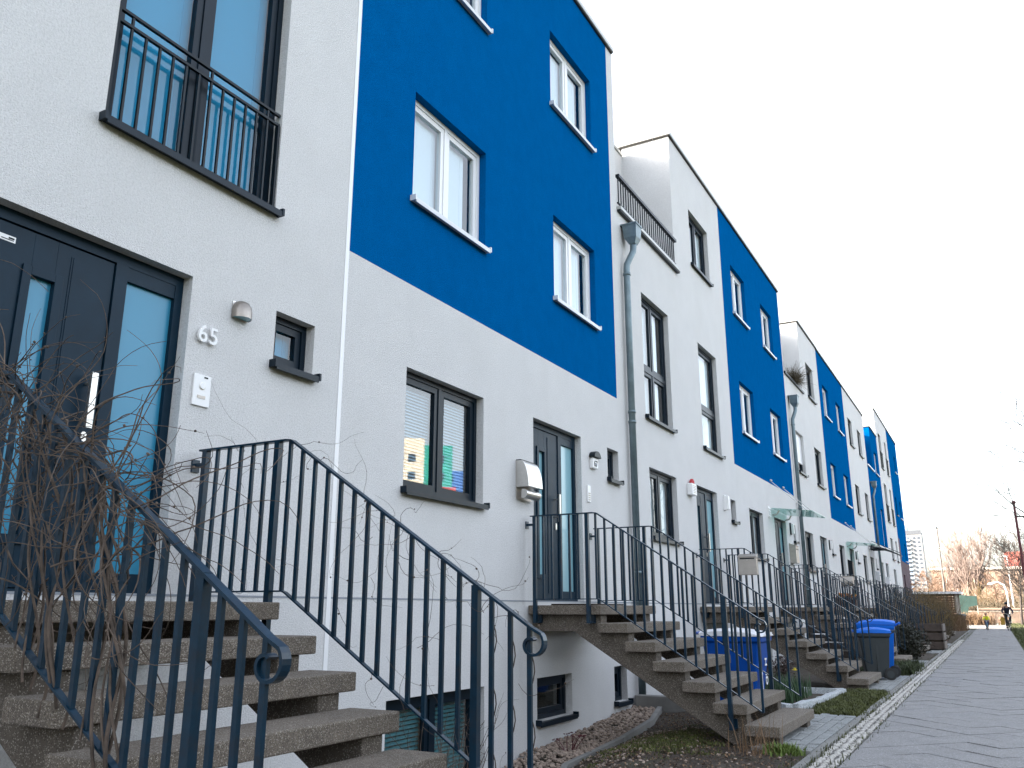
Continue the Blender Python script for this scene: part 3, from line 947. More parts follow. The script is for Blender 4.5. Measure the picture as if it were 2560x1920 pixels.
tufts('daffodil_leaves', 'upright daffodil leaves in the granite edged bed', 'flower', 420, lambda: (U(-3.0, -2.5), U(12.2, 13.6)), (.18, .36), mat('daffodil_leaf', (.035, .075, .03), .6), lean=.5, wid=.008)
fl = thing('daffodil', 'single yellow daffodil bloom above its leaves', 'flower', (-2.62, 12.9, .0))
MB().tube([(0, 0, 0), (.01, 0, .2), (.03, 0, .36)], .004, 5).build('stem', LEAFG, fl)
fb = MB()
for i in range(6):
    a = i * 1.047
    fb.quad([(.03, 0, .37), (.03 + .03 * math.cos(a - .4), .03 * math.sin(a - .4), .385), (.03 + .055 * math.cos(a), .055 * math.sin(a), .38), (.03 + .03 * math.cos(a + .4), .03 * math.sin(a + .4), .385)])
fb.lathe([(.012, 0), (.018, .03), (.022, .035)], (.03, 0, .37), 8).build('bloom', mat('yellow_petal', (.75, .6, .06), .6), fl)
# granite bed edging
for pts, lab in (([(-2.34, 11.5), (-2.2, 12.4)], 'pale granite edge stone nearest the lowest step of number 67'), ([(-2.2, 12.42), (-2.13, 13.9)], 'long pale granite edge stone with ragged side beside the moss'),
                 ([(-2.13, 13.95), (-3.2, 14.0)], 'pale granite edge stone across the back of the daffodil bed'), ([(-3.3, 12.0), (-2.4, 11.45)], 'thin granite edge stone at the front of the daffodil bed')):
    a, b = Vector(pts[0]), Vector(pts[1]); m = MB(); L = (b - a).length; N = max(3, int(L / .12))
    d = (b - a) / N; n = Vector((-d.y, d.x)).normalized()
    k = 0
    for i in range(N + 1):
        p = a + d * i; e = rnd.uniform(.04, .06)
        for (q, z) in ((n * e, .07 + U(-.008, .008)), (-n * e, .07 + U(-.008, .008)), (-n * (e + .01), -.05), (n * (e + .01), -.05)):
            m.v.append((p.x + q.x, p.y + q.y, z))
    for i in range(N):
        for q in range(4):
            r = (q + 1) % 4
            m.f.append((4 * i + q, 4 * i + r, 4 * i + 4 + r, 4 * i + 4 + q)); m.m.append(0)
    m.f += [(3, 2, 1, 0), (4 * N, 4 * N + 1, 4 * N + 2, 4 * N + 3)]; m.m += [0, 0]
    tag(m.build('granite_edge_stone', GRAN, bevel=.006), lab, 'edge stone', 'granite edging of the flower bed')
# concrete trough kerb under stairs 67 by the downpipe
tag(MB().box(-4.36, 11.25, -.15, -3.35, 11.4, .1).build('retaining_stone', KERB, bevel=.01), 'low concrete retaining stone beneath the stairs near the downpipe', 'edge stone')
# ------------------------------------------------------------------ writing


def text_mesh(s, size, m, depth=.004, bold=0.0):
    cu = bpy.data.curves.new('t', 'FONT'); cu.body = s; cu.size = size; cu.extrude = depth; cu.offset = bold; cu.resolution_u = 4
    cu.align_x = 'CENTER'
    o = bpy.data.objects.new('t', cu); C.objects.link(o)
    bpy.context.view_layer.update()
    me = bpy.data.meshes.new_from_object(o.evaluated_get(bpy.context.evaluated_depsgraph_get()))
    bpy.data.objects.remove(o)
    me.materials.clear(); me.materials.append(m)
    return me


RX = (R(90), 0, R(90))      # text standing on the facade, read from +X
nm = thing('house_number', 'raised white house number 65 between door and small window', 'house number', (FX, 3.72, 2.92))
for i, ch in enumerate('65'):
    inst(text_mesh(ch, .165, WHT, .009, .001), 'digit', nm, (.02, -.045 + i * .09, 0), RX)
# lamp by number 65: half dome
lt = thing('wall_lamp', 'brushed metal dome wall lamp above the number 65', 'lamp', (FX, 3.99, 3.17))
m = MB(); N = 14; prof = [(.075, 0), (.076, .05), (.07, .085), (.052, .115), (.025, .13), (.002, .134)]
for r, hh in prof:
    for j in range(N + 1):
        a = -math.pi / 2 + math.pi * j / N
        m.v.append((.008 + r * 1.15 * math.cos(a), r * math.sin(a), hh))
for i in range(len(prof) - 1):
    for j in range(N):
        k = i * (N + 1) + j; m.f.append((k, k + 1, k + N + 2, k + N + 1)); m.m.append(0)
m.build('lamp_shade', mat('dark_brushed_metal', (.30, .27, .24), .3, metal=.85, noise=(30, .15)), lt, smooth=True)
MB().prism([(.008 + .08 * math.cos(-1.571 + 3.1416 * j / 12), .07 * math.sin(-1.571 + 3.1416 * j / 12)) for j in range(13)], .004, .012, 'z').build('diffuser', FROSTL, lt)
MB().box(0, -.07, .0, .008, .07, .12).build('back_plate', STEEL, lt)
ic = thing('intercom', 'white door intercom plate left of the small window at 65', 'intercom', (FX, 3.72, 2.49))
MB().box(0, -.07, 0, .014, .07, .21).build('plate', WHT, ic, bevel=.003)
MB().lathe([(.026, 0), (.026, .003), (.022, .004)], (.014, 0, .135), 16, 'x').build('bell_ring', STEEL, ic)
MB().lathe([(.021, 0), (.021, .006)], (.015, 0, .135), 16, 'x').build('bell_button', WHT, ic)
MB().box(.014, -.035, .05, .017, .03, .07).build('name_plate', STEELM, ic)
MB().box(.014, .01, .19, .016, .04, .2).build('sensor', BLK, ic)
# sticker on the door of 65
st = thing('door_sticker', 'small white sticker on the top left of door 65', 'sticker', (FX - .085, 2.36, 3.16))
MB().box(-.011, 0, 0, -.0095, .09, .035).build('sheet', WHT, st)
MB().box(-.0093, .01, .008, -.0085, .08, .013).box(-.0093, .05, .016, -.0085, .082, .026).build('print', BLK, st)
# 67: lamp with number, mailbox, bell panel
l7 = thing('number_lamp', 'small house number lamp 67 with black cap and white glass', 'lamp', (FX, 10.12, 2.98))
MB().box(0, -.085, 0, .05, .085, .14).build('glass_body', WHT, l7, bevel=.01)
m = MB().prism([(.11 * math.cos(3.1416 * j / 12), .14 + .085 * math.sin(3.1416 * j / 12)) for j in range(13)], 0, .085, 'x')
m.build('cap', BLK, l7, bevel=.006)
inst(text_mesh('67', .11, BLK, .002, .003), 'digits', l7, (.051, 0, .025), RX)
bp = thing('bell_panel', 'narrow white bell panel right of door 67', 'bell panel', (FX, 9.96, 2.53))
MB().box(0, -.045, 0, .02, .045, .21).build('plate', WHT, bp, bevel=.003)
for i in range(4):
    MB().box(.02, -.03, .02 + i * .027, .023, .03, .035 + i * .027).build('name_slot', STEELM, bp)


def arched_box(name, label, loc, w_, h, d, m, group=None):
    t = thing(name, label, 'mailbox', loc, group)
    n = 12; pr = [(0, .3 * h), (0, h)]
    pr += [(d * (.35 + .65 * math.sin(1.5708 * (i / n))) if i else d * .28, h - (h * .7) * (1 - math.cos(1.5708 * (i / n)))) for i in range(n + 1)]
    pr += [(d * .92, .3 * h)]
    MB().prism(pr, -w_ / 2, w_ / 2, 'y').build('letter_box', m, t, bevel=.006)
    MB().box(0, -w_ / 2 + .003, h, d * .36, w_ / 2 - .003, h + .01).build('hinge_strip', BLK, t)
    pr2 = []
    for i in range(13):
        a = math.pi * (.62 - 1.25 * i / 12)
        pr2.append((d * .55 + .055 * math.cos(a), .13 * h + .05 * math.sin(a)))
    MB().prism(pr2, -w_ / 2, w_ / 2, 'y').build('newspaper_tube', m, t, bevel=.003)
    MB().box(0, -w_ / 2, 0, .006, w_ / 2, h).build('back_plate', STEELM, t)
    MB().lathe([(.008, 0), (.008, .004)], (d * .45, 0, h * .96), 8, 'x').build('lock', BLK, t)
    return t


arched_box('mailbox', 'curved stainless steel mailbox with newspaper tube left of door 67', (FX, 8.2, 2.36), .33, .42, .16, STEEL)
# terrace house fixtures
al = thing('alarm_siren', 'white alarm siren box with red beacon above door', 'alarm', (FX, 14.28, 3.1))
MB().box(0, -.13, 0, .1, .13, .2).build('siren_box', WHT, al, bevel=.012)
MB().lathe([(.045, 0), (.045, .04), (.03, .08), (.005, .09)], (.055, 0, .2), 12).build('beacon', RED, al)
for i in range(5):
    MB().box(.1, -.08, .04 + i * .028, .103, .08, .05 + i * .028).build('louvre', STEELM, al)


def box_lamp(label, y, z, m=BLK, h=.3, w_=.11, d=.1):
    t = thing('wall_lamp', label, 'lamp', (FX, y, z), 'box lamps beside the doors')
    MB().box(0, -w_ / 2, 0, d * .35, w_ / 2, h).build('lamp_body', m, t, bevel=.004)
    MB().box(d * .35, -w_ / 2 + .01, .02, d, w_ / 2 - .01, h - .02).build('diffuser', WHT, t, bevel=.006)
    return t


def mailbox(label, loc, w_, h, d, m=STEELM, rail=False):
    t = thing('mailbox', label, 'mailbox', loc, 'box shaped mailboxes at the doors')
    MB().box(0, -w_ / 2, 0, d, w_ / 2, h * .84).build('letter_box', m, t, bevel=.006)
    MB().prism([(0, h * .84), (d + .01, h * .84), (d + .01, h * .87), (0, h)], -w_ / 2 - .006, w_ / 2 + .006, 'y').build('lid', m, t, bevel=.003)
    MB().box(d, -w_ * .38, h * .66, d + .004, w_ * .38, h * .72).build('slot', BLK, t)
    MB().lathe([(.009, 0), (.009, .006)], (d, 0, h * .5), 8, 'x').build('lock', STEEL, t)
    return t


box_lamp('white box lamp between terrace house door and small window', 16.5, 3.06, WHT)
t = thing('mailbox', 'silver beige mailbox hanging on the stair railing behind white lidded bin', 'mailbox', (-3.51, 14.47, 1.75), 'box shaped mailboxes at the doors')
t.rotation_euler = (0, 0, R(-90))
MB().box(0, -.15, 0, .11, .15, .29).build('letter_box', STEELM, t, bevel=.006)
MB().prism([(0, .29), (.12, .29), (.12, .3), (0, .345)], -.155, .155, 'y').build('lid', STEELM, t, bevel=.003)
MB().box(.11, -.12, .255, .114, .12, .275).build('slot', BLK, t)
MB().lathe([(.01, 0), (.01, .006)], (.11, 0, .24), 8, 'x').build('lock', STEEL, t)
vt = thing('vent_grille', 'small white louvred vent left of the first glass canopy', 'vent', (FX, 20.35, 3.27))
MB().box(0, -.1, 0, .02, .1, .26).build('vent_plate', WHT, vt)
for i in range(4):
    MB().prism([(.02, .03 + i * .06), (.05, .02 + i * .06), (.02, .06 + i * .06)], -.08, .08, 'y').build('louvre', WHT, vt)
box_lamp('tall dark box lamp right of the door under first glass canopy', 22.75, 3.05, BLK)
mailbox('grey beige wall mailbox right of the door under first glass canopy', (FX, 22.62, 2.32), .36, .5, .16)
box_lamp('thin dark box lamp beside third small window', 28.75, 3.02, BLK)
box_lamp('dark lamp beside small window under the second glass canopy', 34.75, 3.0, BLK)
mailbox('dark tall mailbox under the second glass canopy', (FX, 32.6, 2.3), .3, .6, .15, BLK)
mailbox('white wall mailbox beside the door under round canopy', (FX, 40.7, 2.2), .34, .6, .16, LIDW)
mailbox('pale wall mailbox at the narrow blue house, farthest of all', (FX, 44.5, 2.1), .34, .6, .16, LIDW)
nt_ = thing('newspaper_tube', 'grey rolled metal newspaper tube on the railing above wooden planter', 'mailbox', (-3.71, 26.9, 1.86))
MB().lathe([(.13, -.17), (.14, -.165), (.14, .165), (.13, .17)], (0, 0, .12), 16, 'x').build('tube_body', STEELM, nt_, smooth=False)
MB().box(-.17, -.05, .24, .17, .05, .27).build('top_flap', STEELM, nt_)
MB().box(-.14, .12, .1, .14, .15, .14).build('bracket', BLK, nt_)


def glass_canopy(label, y0, y1):
    t = thing('glass_canopy', label, 'canopy', (FX, y0, 3.42), 'glass canopies above the doors')
    L = y1 - y0
    m = MB(); k = 0
    m.v = [(.02, 0, .09), (.02, L, .09), (.95, L, -.02), (.95, 0, -.02), (.02, 0, .103), (.02, L, .103), (.95, L, -.007), (.95, 0, -.007)]
    m.f = [(0, 1, 2, 3), (7, 6, 5, 4), (0, 4, 5, 1), (1, 5, 6, 2), (2, 6, 7, 3), (3, 7, 4, 0)]; m.m = [0] * 6
    m.build('glass_plate', MATS['canopy_glass'], t)
    for y in (.2, L - .25):
        MB().tube([(0, y, .78), (.80, y, .02)], .009, 6).build('tie_rod', STEEL, t)
        MB().lathe([(.03, 0), (.03, .015), (.012, .05)], (0, y, .78), 10, 'x').build('anchor', STEEL, t)
        MB().tube([(0, y, -.05), (.1, y, -.03), (.16, y, .06)], .02, 6).build('wall_bracket', STEEL, t)
        MB().lathe([(.025, -.02), (.025, .02)], (.80, y, .01), 8).build('clamp', STEEL, t)


cg = glass('canopy_glass', (.66, .88, .84), .9)
glass_canopy('first glass canopy on steel rods above a pale door', 20.6, 22.45)
glass_canopy('second glass canopy on steel rods, farther along the row', 32.5, 34.3)
rc = thing('round_canopy', 'round black canopy with skylight slots above a far door', 'canopy', (FX, 39.85, 3.45))
m = MB()
N = 24
for (r0, r1) in ((.62, .95), (.0, .3)):
    for j in range(N):
        a0, a1 = math.pi * j / N - math.pi / 2, math.pi * (j + 1) / N - math.pi / 2
        P = lambda r, a, z: (max(.0, r * 1.25 * math.cos(a)), r * 1.05 * math.sin(a), z + .3 - .42 * (r / .95 * max(0, math.cos(a))) ** 1.6)
        for z, fl_ in ((0, 1), (.05, 0)):
            q = [P(r0, a0, z), P(r1, a0, z), P(r1, a1, z), P(r0, a1, z)]
            m.quad(q if fl_ else q[::-1])
        m.quad([P(r1, a0, 0), P(r1, a0, .05), P(r1, a1, .05), P(r1, a1, 0)])
for y in (-.5, 0, .5):
    m.box(0, y - .03, .19, .5, y + .03, .24)
m.build('canopy_frame', BLK, rc)
MB().tube([(0, .3, .6), (1.1, .1, .06)], .012, 6).build('tie_rod', BLK, rc)
# doormat and planter on landings
dm = tag(MB().box(FX + .12, 8.62, LZ + .001, FX + .62, 9.5, LZ + .018).build('doormat', mat('coir_mat', (.06, .045, .035), .98, noise=(60, .6), bump=(200, .8, .01))), 'dark brown doormat on the landing of number 67', 'doormat')
pl = thing('wooden_planter', 'brown wooden planter with orange flowers on a far landing', 'planter', (-3.85, 27.3, LZ + .003))
for i in range(6):
    MB().box(-.28 + i * .095, -.16, 0, -.195 + i * .095, -.14, .26).build('plank', WOODR if i % 2 else WOODD, pl)
MB().box(-.28, -.14, 0, .29, .16, .22).build('box_body', WOODD, pl)
MB().box(-.34, -.2, .26, .34, .2, .29).build('rim_board', WOODG, pl)
fb = MB()
for _ in range(60):
    fb.ico((U(-.26, .26), U(-.14, .14), .3 + U(0, .09)), U(.02, .04), mi=rnd.choice((0, 0, 1)))
fb.build('flowers', [mat('orange_petal', (.55, .2, .03), .7), LEAFG], pl)
# ------------------------------------------------------------------ bins


def bin_(label, loc, rot, body, lid, s=1., h=.95, text=False):
    t = thing('wheeled_bin', label, 'bin', loc, 'wheeled rubbish bins')
    t.rotation_euler = (0, 0, rot)
    w0, w1, d0, d1 = .2 * s, .245 * s, .22 * s, .31 * s     # half sizes; front towards +x, hinge at -x
    m = MB()
    sec = [(.05, w0, -d0, d0), (h * .78, w1, -d1 * .95, d1), (h * .80, w1 + .025, -d1, d1 + .03), (h * .86, w1 + .03, -d1, d1 + .035)]
    k0 = 0
    for z, ww, a, b in sec:
        m.v += [(a, -ww, z), (b - .02, -ww, z), (b, -ww + .03, z), (b, ww - .03, z), (b - .02, ww, z), (a, ww, z)]
    for i in range(len(sec) - 1):
        for q in range(6):
            r = (q + 1) % 6
            m.f.append((6 * i + q, 6 * i + r, 6 * i + 6 + r, 6 * i + 6 + q)); m.m.append(0)
    m.f.append((5, 4, 3, 2, 1, 0)); m.m.append(0); e = 6 * (len(sec) - 1); m.f.append(tuple(range(e, e + 6))); m.m.append(0)
    for q in (-.5, 0, .5):
        m.box(-d1 * .2, 0, 0, 0, 0, 0) if False else None
    m.build('body', body, t, bevel=.008)
    for sgn in (-1, 1):
        MB().box(-d0 * .2, sgn * (w0 + .012) - .006, .14, -d0 * .2 + .03, sgn * (w0 + .012) + .012 * sgn + .006, h * .72).build('rib', body, t)
    lm = MB(); n = 8
    zb = h * .865
    for i in range(n + 1):
        u = i / n; x = -d1 - .02 + (2 * d1 + .075) * u
        z = zb + .03 + .065 * math.sin(math.pi * min(1, u * .9 + .12)) ** .7
        ww = w1 + .035
        lm.v += [(x, -ww, zb), (x, -ww + .004, z - .03), (x, -ww * .7, z), (x, ww * .7, z), (x, ww - .004, z - .03), (x, ww, zb)]
    for i in range(n):
        for q in range(6):
            r = (q + 1) % 6
            lm.f.append((6 * i + q, 6 * i + r, 6 * i + 6 + r, 6 * i + 6 + q)); lm.m.append(0)
    lm.f += [(0, 1, 2, 3, 4, 5), tuple(range(6 * n + 5, 6 * n - 1, -1))]; lm.m += [0, 0]
    lo = lm.build('lid', lid, t, bevel=.008)
    MB().box(d1 + .04, -.1, zb + .02, d1 + .085, .1, zb + .05).build('lid_grip', lid, lo)
    MB().tube([(-d1 - .09, -w1 * .8, zb + .03), (-d1 - .09, w1 * .8, zb + .03)], .02, 8).tube([(-d1 + .02, -w1 * .5, zb - .03), (-d1 - .09, -w1 * .5, zb + .03)], .016, 6).tube([(-d1 + .02, w1 * .5, zb - .03), (-d1 - .09, w1 * .5, zb + .03)], .016, 6).build('handle', body, t)
    for sgn in (-1, 1):
        y = sgn * (w0 + .035)
        wv = MB().lathe([(.07, -.022), (.1, -.02), (.1, .02), (.07, .022)], (-d0 - .02, y, .1), 18, 'y').build('wheel', RUB, t)
        MB().lathe([(.06, -.026), (.06, .026)], (-d0 - .02, y, .1), 14, 'y').build('rim', BING, wv)
    if text:
        inst(text_mesh('H  ID', .15, WHT, .001, .004), 'lettering', t, ((d0 + d1) / 2 + .032, .05, h * .42), (R(90), R(90), R(90)))
        MB().box((d0 + d1) / 2 + .03, -w0 * .75, .2, (d0 + d1) / 2 + .0335, -w0 * .5, .55).build('sticker', WHT, t)
    return t


b1 = bin_('blue wheeled bin with pale lid and white lettering behind stairs of 67', (-3.1, 11.75, 0), 0, BINB, LIDW, s=1.22, h=1.0, text=True)
bin_('dark grey bin with blue lid beside the second stairs', (-1.98, 16.75, .02), R(195), BING, BINL, s=.82, h=.9)
bin_('bright blue bin behind the dark grey bin', (-2.0, 17.55, .02), R(186), BINL, BINL, s=1.0, h=1.05)
bin_('black bin standing near the shed', (-2.75, 50.5, 0), R(20), BING, BING, s=1.15, h=1.05)
bin_('small dark bin beside the shed post', (-2.0, 60.5, 0), R(70), BING, BING, s=.9, h=.95)
# ------------------------------------------------------------------ vines on the railings


def strand(m, p, d, n, step, r0, r1, wander, pull=None, droop=0., buds=0, mi=0, sides=4):
    pts = [Vector(p)]; d = Vector(d).normalized()
    curl = Vector((rnd.gauss(0, 1), rnd.gauss(0, 1), rnd.gauss(0, 1))) * wander
    for i in range(n):
        if rnd.random() < .25:
            curl = Vector((rnd.gauss(0, 1), rnd.gauss(0, 1), rnd.gauss(0, 1))) * wander
        d = d + curl * .5 + Vector((rnd.gauss(0, 1), rnd.gauss(0, 1), rnd.gauss(0, 1))) * wander * .35
        d.z -= droop
        if pull: d = d + pull(pts[-1])
        d.normalize(); pts.append(pts[-1] + d * step)
    m.tube(pts, [r0 + (r1 - r0) * i / n for i in range(n + 1)], sides, mi, cap=False)
    for _ in range(buds):
        q = rnd.choice(pts[1:]); m.ico(q + Vector((rnd.gauss(0, .004), rnd.gauss(0, .004), .003)), U(.003, .007), (1, .7, .9), mi)
    return pts


def vine(name, label, y, n_main, n_side, ulo, uhi, dense=1., base=None):
    t = thing(name, label, 'climbing plant', (0, 0, 0))
    m = MB()
    def rail_pt(u):
        return Vector((FX + u, y, rail_z(u)))
    def pull(p):
        u = p.x - FX
        return Vector((0, (y - p.y) * .9, 0)) + (Vector((0, 0, (rail_z(u) - .33 - p.z) * .16)))
    for i in range(n_main):                    # stems winding up the bars
        u = U(ulo + .45, uhi); x = FX + u
        z0 = max(.0, low_z(u)) - U(.0, .2)
        pts = []; ph = U(0, 6); N = 16; zt = rail_z(u - .15) + U(-.05, .05)
        for j in range(N + 1):
            q = j / N
            pts.append((x - .25 * q * q + .028 * math.sin(ph + q * 9), y + .026 * math.cos(ph + q * 9), z0 + (zt - z0) * q))
        r = U(.004, .008)
        m.tube(pts, [r * (1 - .4 * j / N) for j in range(N + 1)], 5, 0, cap=False)
    b = MB()
    for i in range(n_side):
        u = ulo + (uhi - ulo) * rnd.random() ** 1.25
        p = rail_pt(u) + Vector((0, rnd.gauss(0, .05), -abs(rnd.gauss(.06, .28))))
        if rnd.random() < .4: p.z = rail_z(u) + U(-.1, .03)
        d = Vector((rnd.gauss(.25, .8), rnd.gauss(0, .3), rnd.gauss(-.15, .5)))
        strand(b, p, d, rnd.randint(10, 22), U(.025, .05), U(.0016, .0045), .001, .2, pull, .015, buds=1 if rnd.random() < .3 else 0)
    c = MB()
    for i in range(int(34 * dense)):               # long shoots standing off the rail
        u = U(ulo, uhi); p = rail_pt(u)
        d = Vector((U(-.3, 1.), U(-.2, .25), U(.1, 1)))
        strand(c, p, d, rnd.randint(9, 15), U(.03, .045), U(.0018, .0032), .0007, .16, None, .045, buds=3)
    m.build('vine_stems', BARK, t, smooth=True, fix=False)
    b.build('vine_tangle', BARK, t, fix=False, stuff=True)
    c.build('vine_shoots', BARK, t, fix=False)
    return t


vine('dry_vine', 'dense leafless brown vine tangled over the left railing of 65', 2.01, 15, 220, .72, 1.8, .5)
v2 = thing('dry_vine', 'thin leafless vine on the right railing of 65', 'climbing plant', (0, 0, 0))
m = MB()
for i in range(70):
    u = U(1.35, 2.45) if i < 55 else U(.1, 1.3)
    y = 3.75
    p = Vector((FX + u, y, rail_z(u) - (0 if rnd.random() < .5 else U(0, .9))))
    strand(m, p, (rnd.gauss(0, .6), rnd.gauss(0, .2), rnd.gauss(0, .7)), rnd.randint(8, 16), U(.018, .04), U(.001, .002), .0006, .45, lambda q: Vector((0, (3.75 - q.y) * .6, 0)), .01, buds=1, sides=3)
for u in (2.22, 2.325, 2.43):
    pts = [(FX + u + .015 * math.sin(q * .9), 3.75 + .015 * math.cos(q * .9), low_z(u) + (rail_z(u) - low_z(u)) * q / 20) for q in range(21)]
    m.tube(pts, .003, 4, cap=False)
m.build('vine_stems', BARK, v2, fix=False, stuff=True)
sh = thing('dry_shrub', 'few bare stems in front of the cellar window with green slats', 'shrub', (-4.0, 6.2, -.55))
m = MB()
for i in range(16):
    pts = strand(m, (U(-.1, .1), U(-.2, .2), 0), (rnd.gauss(0, .25), rnd.gauss(0, .25), 1), 13, .075, .006, .0015, .1, None, 0, buds=2)
    for q in pts[6:]:
        if rnd.random() < .5: strand(m, q, (rnd.gauss(0, .6), rnd.gauss(0, .6), .7), 7, .04, .002, .0008, .25, None, 0)
m.build('stems', BARK, sh, fix=False)
rp = thing('red_leaf_plant', 'small dark red leaved plant growing in the gravel by the wall', 'plant', (-4.0, 8.45, gz(-4.0, 8.45)))
m = MB()
for i in range(9):
    pts = strand(m, (U(-.04, .04), U(-.04, .04), 0), (rnd.gauss(0, .4), rnd.gauss(0, .4), 1), 5, .04, .005, .003, .15)
    p = pts[-1]
    for q in range(3): m.ico(p + Vector((rnd.gauss(0, .02), rnd.gauss(0, .02), U(0, .02))), U(.014, .024), (1, .6, .35))
m.build('leaves', mat('dark_red_leaf', (.08, .012, .018), .6), rp, fix=False)
# dry shrub on the terrace parapet of the third white house
ds = thing('dry_shrub', 'round nest like dry shrub on a white terrace parapet', 'shrub', (FX, 25.2, 7.66))
m = MB()
for i in range(420):
    a = U(0, 6.28); e = U(-.2, 1.2)
    strand(m, (U(-.12, .12), U(-.35, .35), U(0, .12)), (math.cos(a) * math.cos(e) * .6, math.sin(a) * math.cos(e), math.sin(e) * .9), 6, U(.05, .1), .006, .0015, .22, None, .04, sides=3)
m.build('twigs', TWIGB, ds, fix=False)
# ------------------------------------------------------------------ front garden plants and things


def leaf_bush(name, label, cat, loc, size, n, m, leaf=.05, stems=6, group=None, twigs=0, tm=None):
    t = thing(name, label, cat, loc, group)
    s_ = MB()
    for i in range(stems):
        strand(s_, (rnd.gauss(0, size[0] * .12), rnd.gauss(0, size[1] * .12), 0), (rnd.gauss(0, .35), rnd.gauss(0, .35), 1), 7, size[2] / 7, .014, .004, .12)
    for i in range(twigs):
        a = U(0, 6.28); rr = math.sqrt(rnd.random()) * .5
        strand(s_, (math.cos(a) * rr * size[0] * .8, math.sin(a) * rr * size[1] * .8, 0), (math.cos(a) * rr * .8, math.sin(a) * rr * .8, 1), 8, size[2] / 8 * U(.55, 1.1), .008, .002, .12, sides=3)
    s_.build('stems', tm or BARK2, t, fix=False)
    if n:
        b = MB(); cl = []
        for _ in range(max(8, n // 40)):
            while True:
                p = Vector((U(-1, 1), U(-1, 1), U(-1, 1)))
                if .35 < p.length < 1: break
            cl.append(Vector((p.x * size[0] / 2, p.y * size[1] / 2, size[2] / 2 + p.z * size[2] / 2)))
        for _ in range(n):
            c = rnd.choice(cl) + Vector((rnd.gauss(0, 1), rnd.gauss(0, 1), rnd.gauss(0, 1))) * leaf * 1.9
            if c.z < .01: c.z = U(.01, .08)
            u = Vector((rnd.gauss(0, 1), rnd.gauss(0, 1), rnd.gauss(0, .7))).normalized() * leaf * U(.5, 1.1)
            v = u.cross(Vector((rnd.gauss(0, 1), rnd.gauss(0, 1), rnd.gauss(0, 1)))).normalized() * leaf * .35
            b.quad([c - u, c + v, c + u, c - v])
        b.build('leaves', m, t, fix=False)
    return t


leaf_bush('evergreen_shrub', 'dark evergreen shrub right of the blue bins', 'shrub', (-2.2, 24.3, 0), (1.0, 1.5, .82), 5200, LEAFD, .05)
leaf_bush('heather_shrub', 'small dark green plant on the concrete stone by the downpipe', 'plant', (-3.85, 11.9, .0), (.5, .4, .26), 700, LEAFD, .025)
leaf_bush('heather_shrub', 'reddish heather plant at the wall behind the white lidded bin', 'plant', (-3.7, 16.9, 0), (.6, .9, .35), 900, mat('heather_leaf', (.09, .055, .05), .8), .03)
for i, (x, y, sx, sy, sz, m, lab) in enumerate([
        (-2.7, 36.5, 1.3, 4.0, 1.9, TWIGY, 'straw coloured twiggy hedge left of the timber crate'),
        (-3.0, 41.5, 1.5, 4.0, 2.2, TWIGO, 'olive twiggy bush behind the straw coloured hedge'),
        (-2.6, 45.5, 1.3, 3.5, 2.0, TWIGY, 'tall straw coloured bush in front of the shed'),
        (-3.2, 50.5, 1.6, 4.0, 2.1, TWIGO, 'olive twiggy bush beside the brown end house'),
        (-2.2, 40.5, .9, 2.6, .8, TWIGB, 'low brown bare hedge behind the timber crate'),
        (-3.5, 33.8, 1.1, 3.0, 1.6, TWIGB, 'bare brown bush between far stairs')]):
    leaf_bush('twiggy_shrub', lab, 'shrub', (x, y, 0), (sx, sy, sz), 500, m, .05, 6, 'bare shrubs in the front gardens', 420, m)
cr = thing('timber_crate', 'weathered wooden crate planter by the path', 'planter', (-1.95, 30.3, 0))
for k in range(3):
    z = .03 + k * .26
    MB().box(-.42, -.62, z, .42, -.58, z + .21).build('board', WOODD, cr, bevel=.005); MB().box(-.42, .58, z, .42, .62, z + .21).build('board', WOODD, cr, bevel=.005)
    MB().box(.42, -.66, z, .46, .66, z + .21).build('board', WOODG, cr, bevel=.005); MB().box(-.46, -.66, z, -.42, .66, z + .21).build('board', WOODG, cr, bevel=.005)
for x in (-.38, .38):
    for y in (-.54, .54): MB().box(x - .03, y - .03, 0, x + .03, y + .03, .78).build('corner_post', WOODD, cr)
MB().box(-.41, -.57, .05, .41, .57, .62).build('soil_fill', SOIL, cr)
wb = thing('timber_wall', 'grey horizontal timber screen behind the blue bins', 'fence', (-3.2, 22.9, 0))
for k in range(5):
    MB().box(-1.05, -.02, .05 + k * .19, 1.0, .02, .21 + k * .19).build('board', WOODG, wb, bevel=.004)
for x in (-1, 0, .95): MB().box(x - .05, .02, 0, x + .05, .1, 1.02).build('post', WOODG, wb)
# shed near the end of the path
sd = thing('bike_shed', 'dark timber shed with flat white edged roof', 'shed', (-3.2, 62.0, 0))
for k in range(14):
    MB().box(-1.5, -1.6, .06 + k * .145, 1.0, -1.57, .185 + k * .145).build('board', WOODR, sd)
    MB().box(.97, -1.57, .06 + k * .145, 1.0, 1.5, .185 + k * .145).build('board', WOODR, sd)
for x, y in ((-1.5, -1.55), (1.12, -1.62), (1.12, 1.5), (-1.5, 1.5)): MB().box(x - .05, y - .05, 0, x + .05, y + .05, 2.08).build('post', STEELM, sd)
MB().box(-1.8, -1.9, 2.08, 1.3, 1.8, 2.1).build('roof_board', WOODD, sd)
MB().box(-1.85, -1.95, 2.1, 1.4, 1.85, 2.24).build('roof_edge', WHT, sd)
# ------------------------------------------------------------------ trees


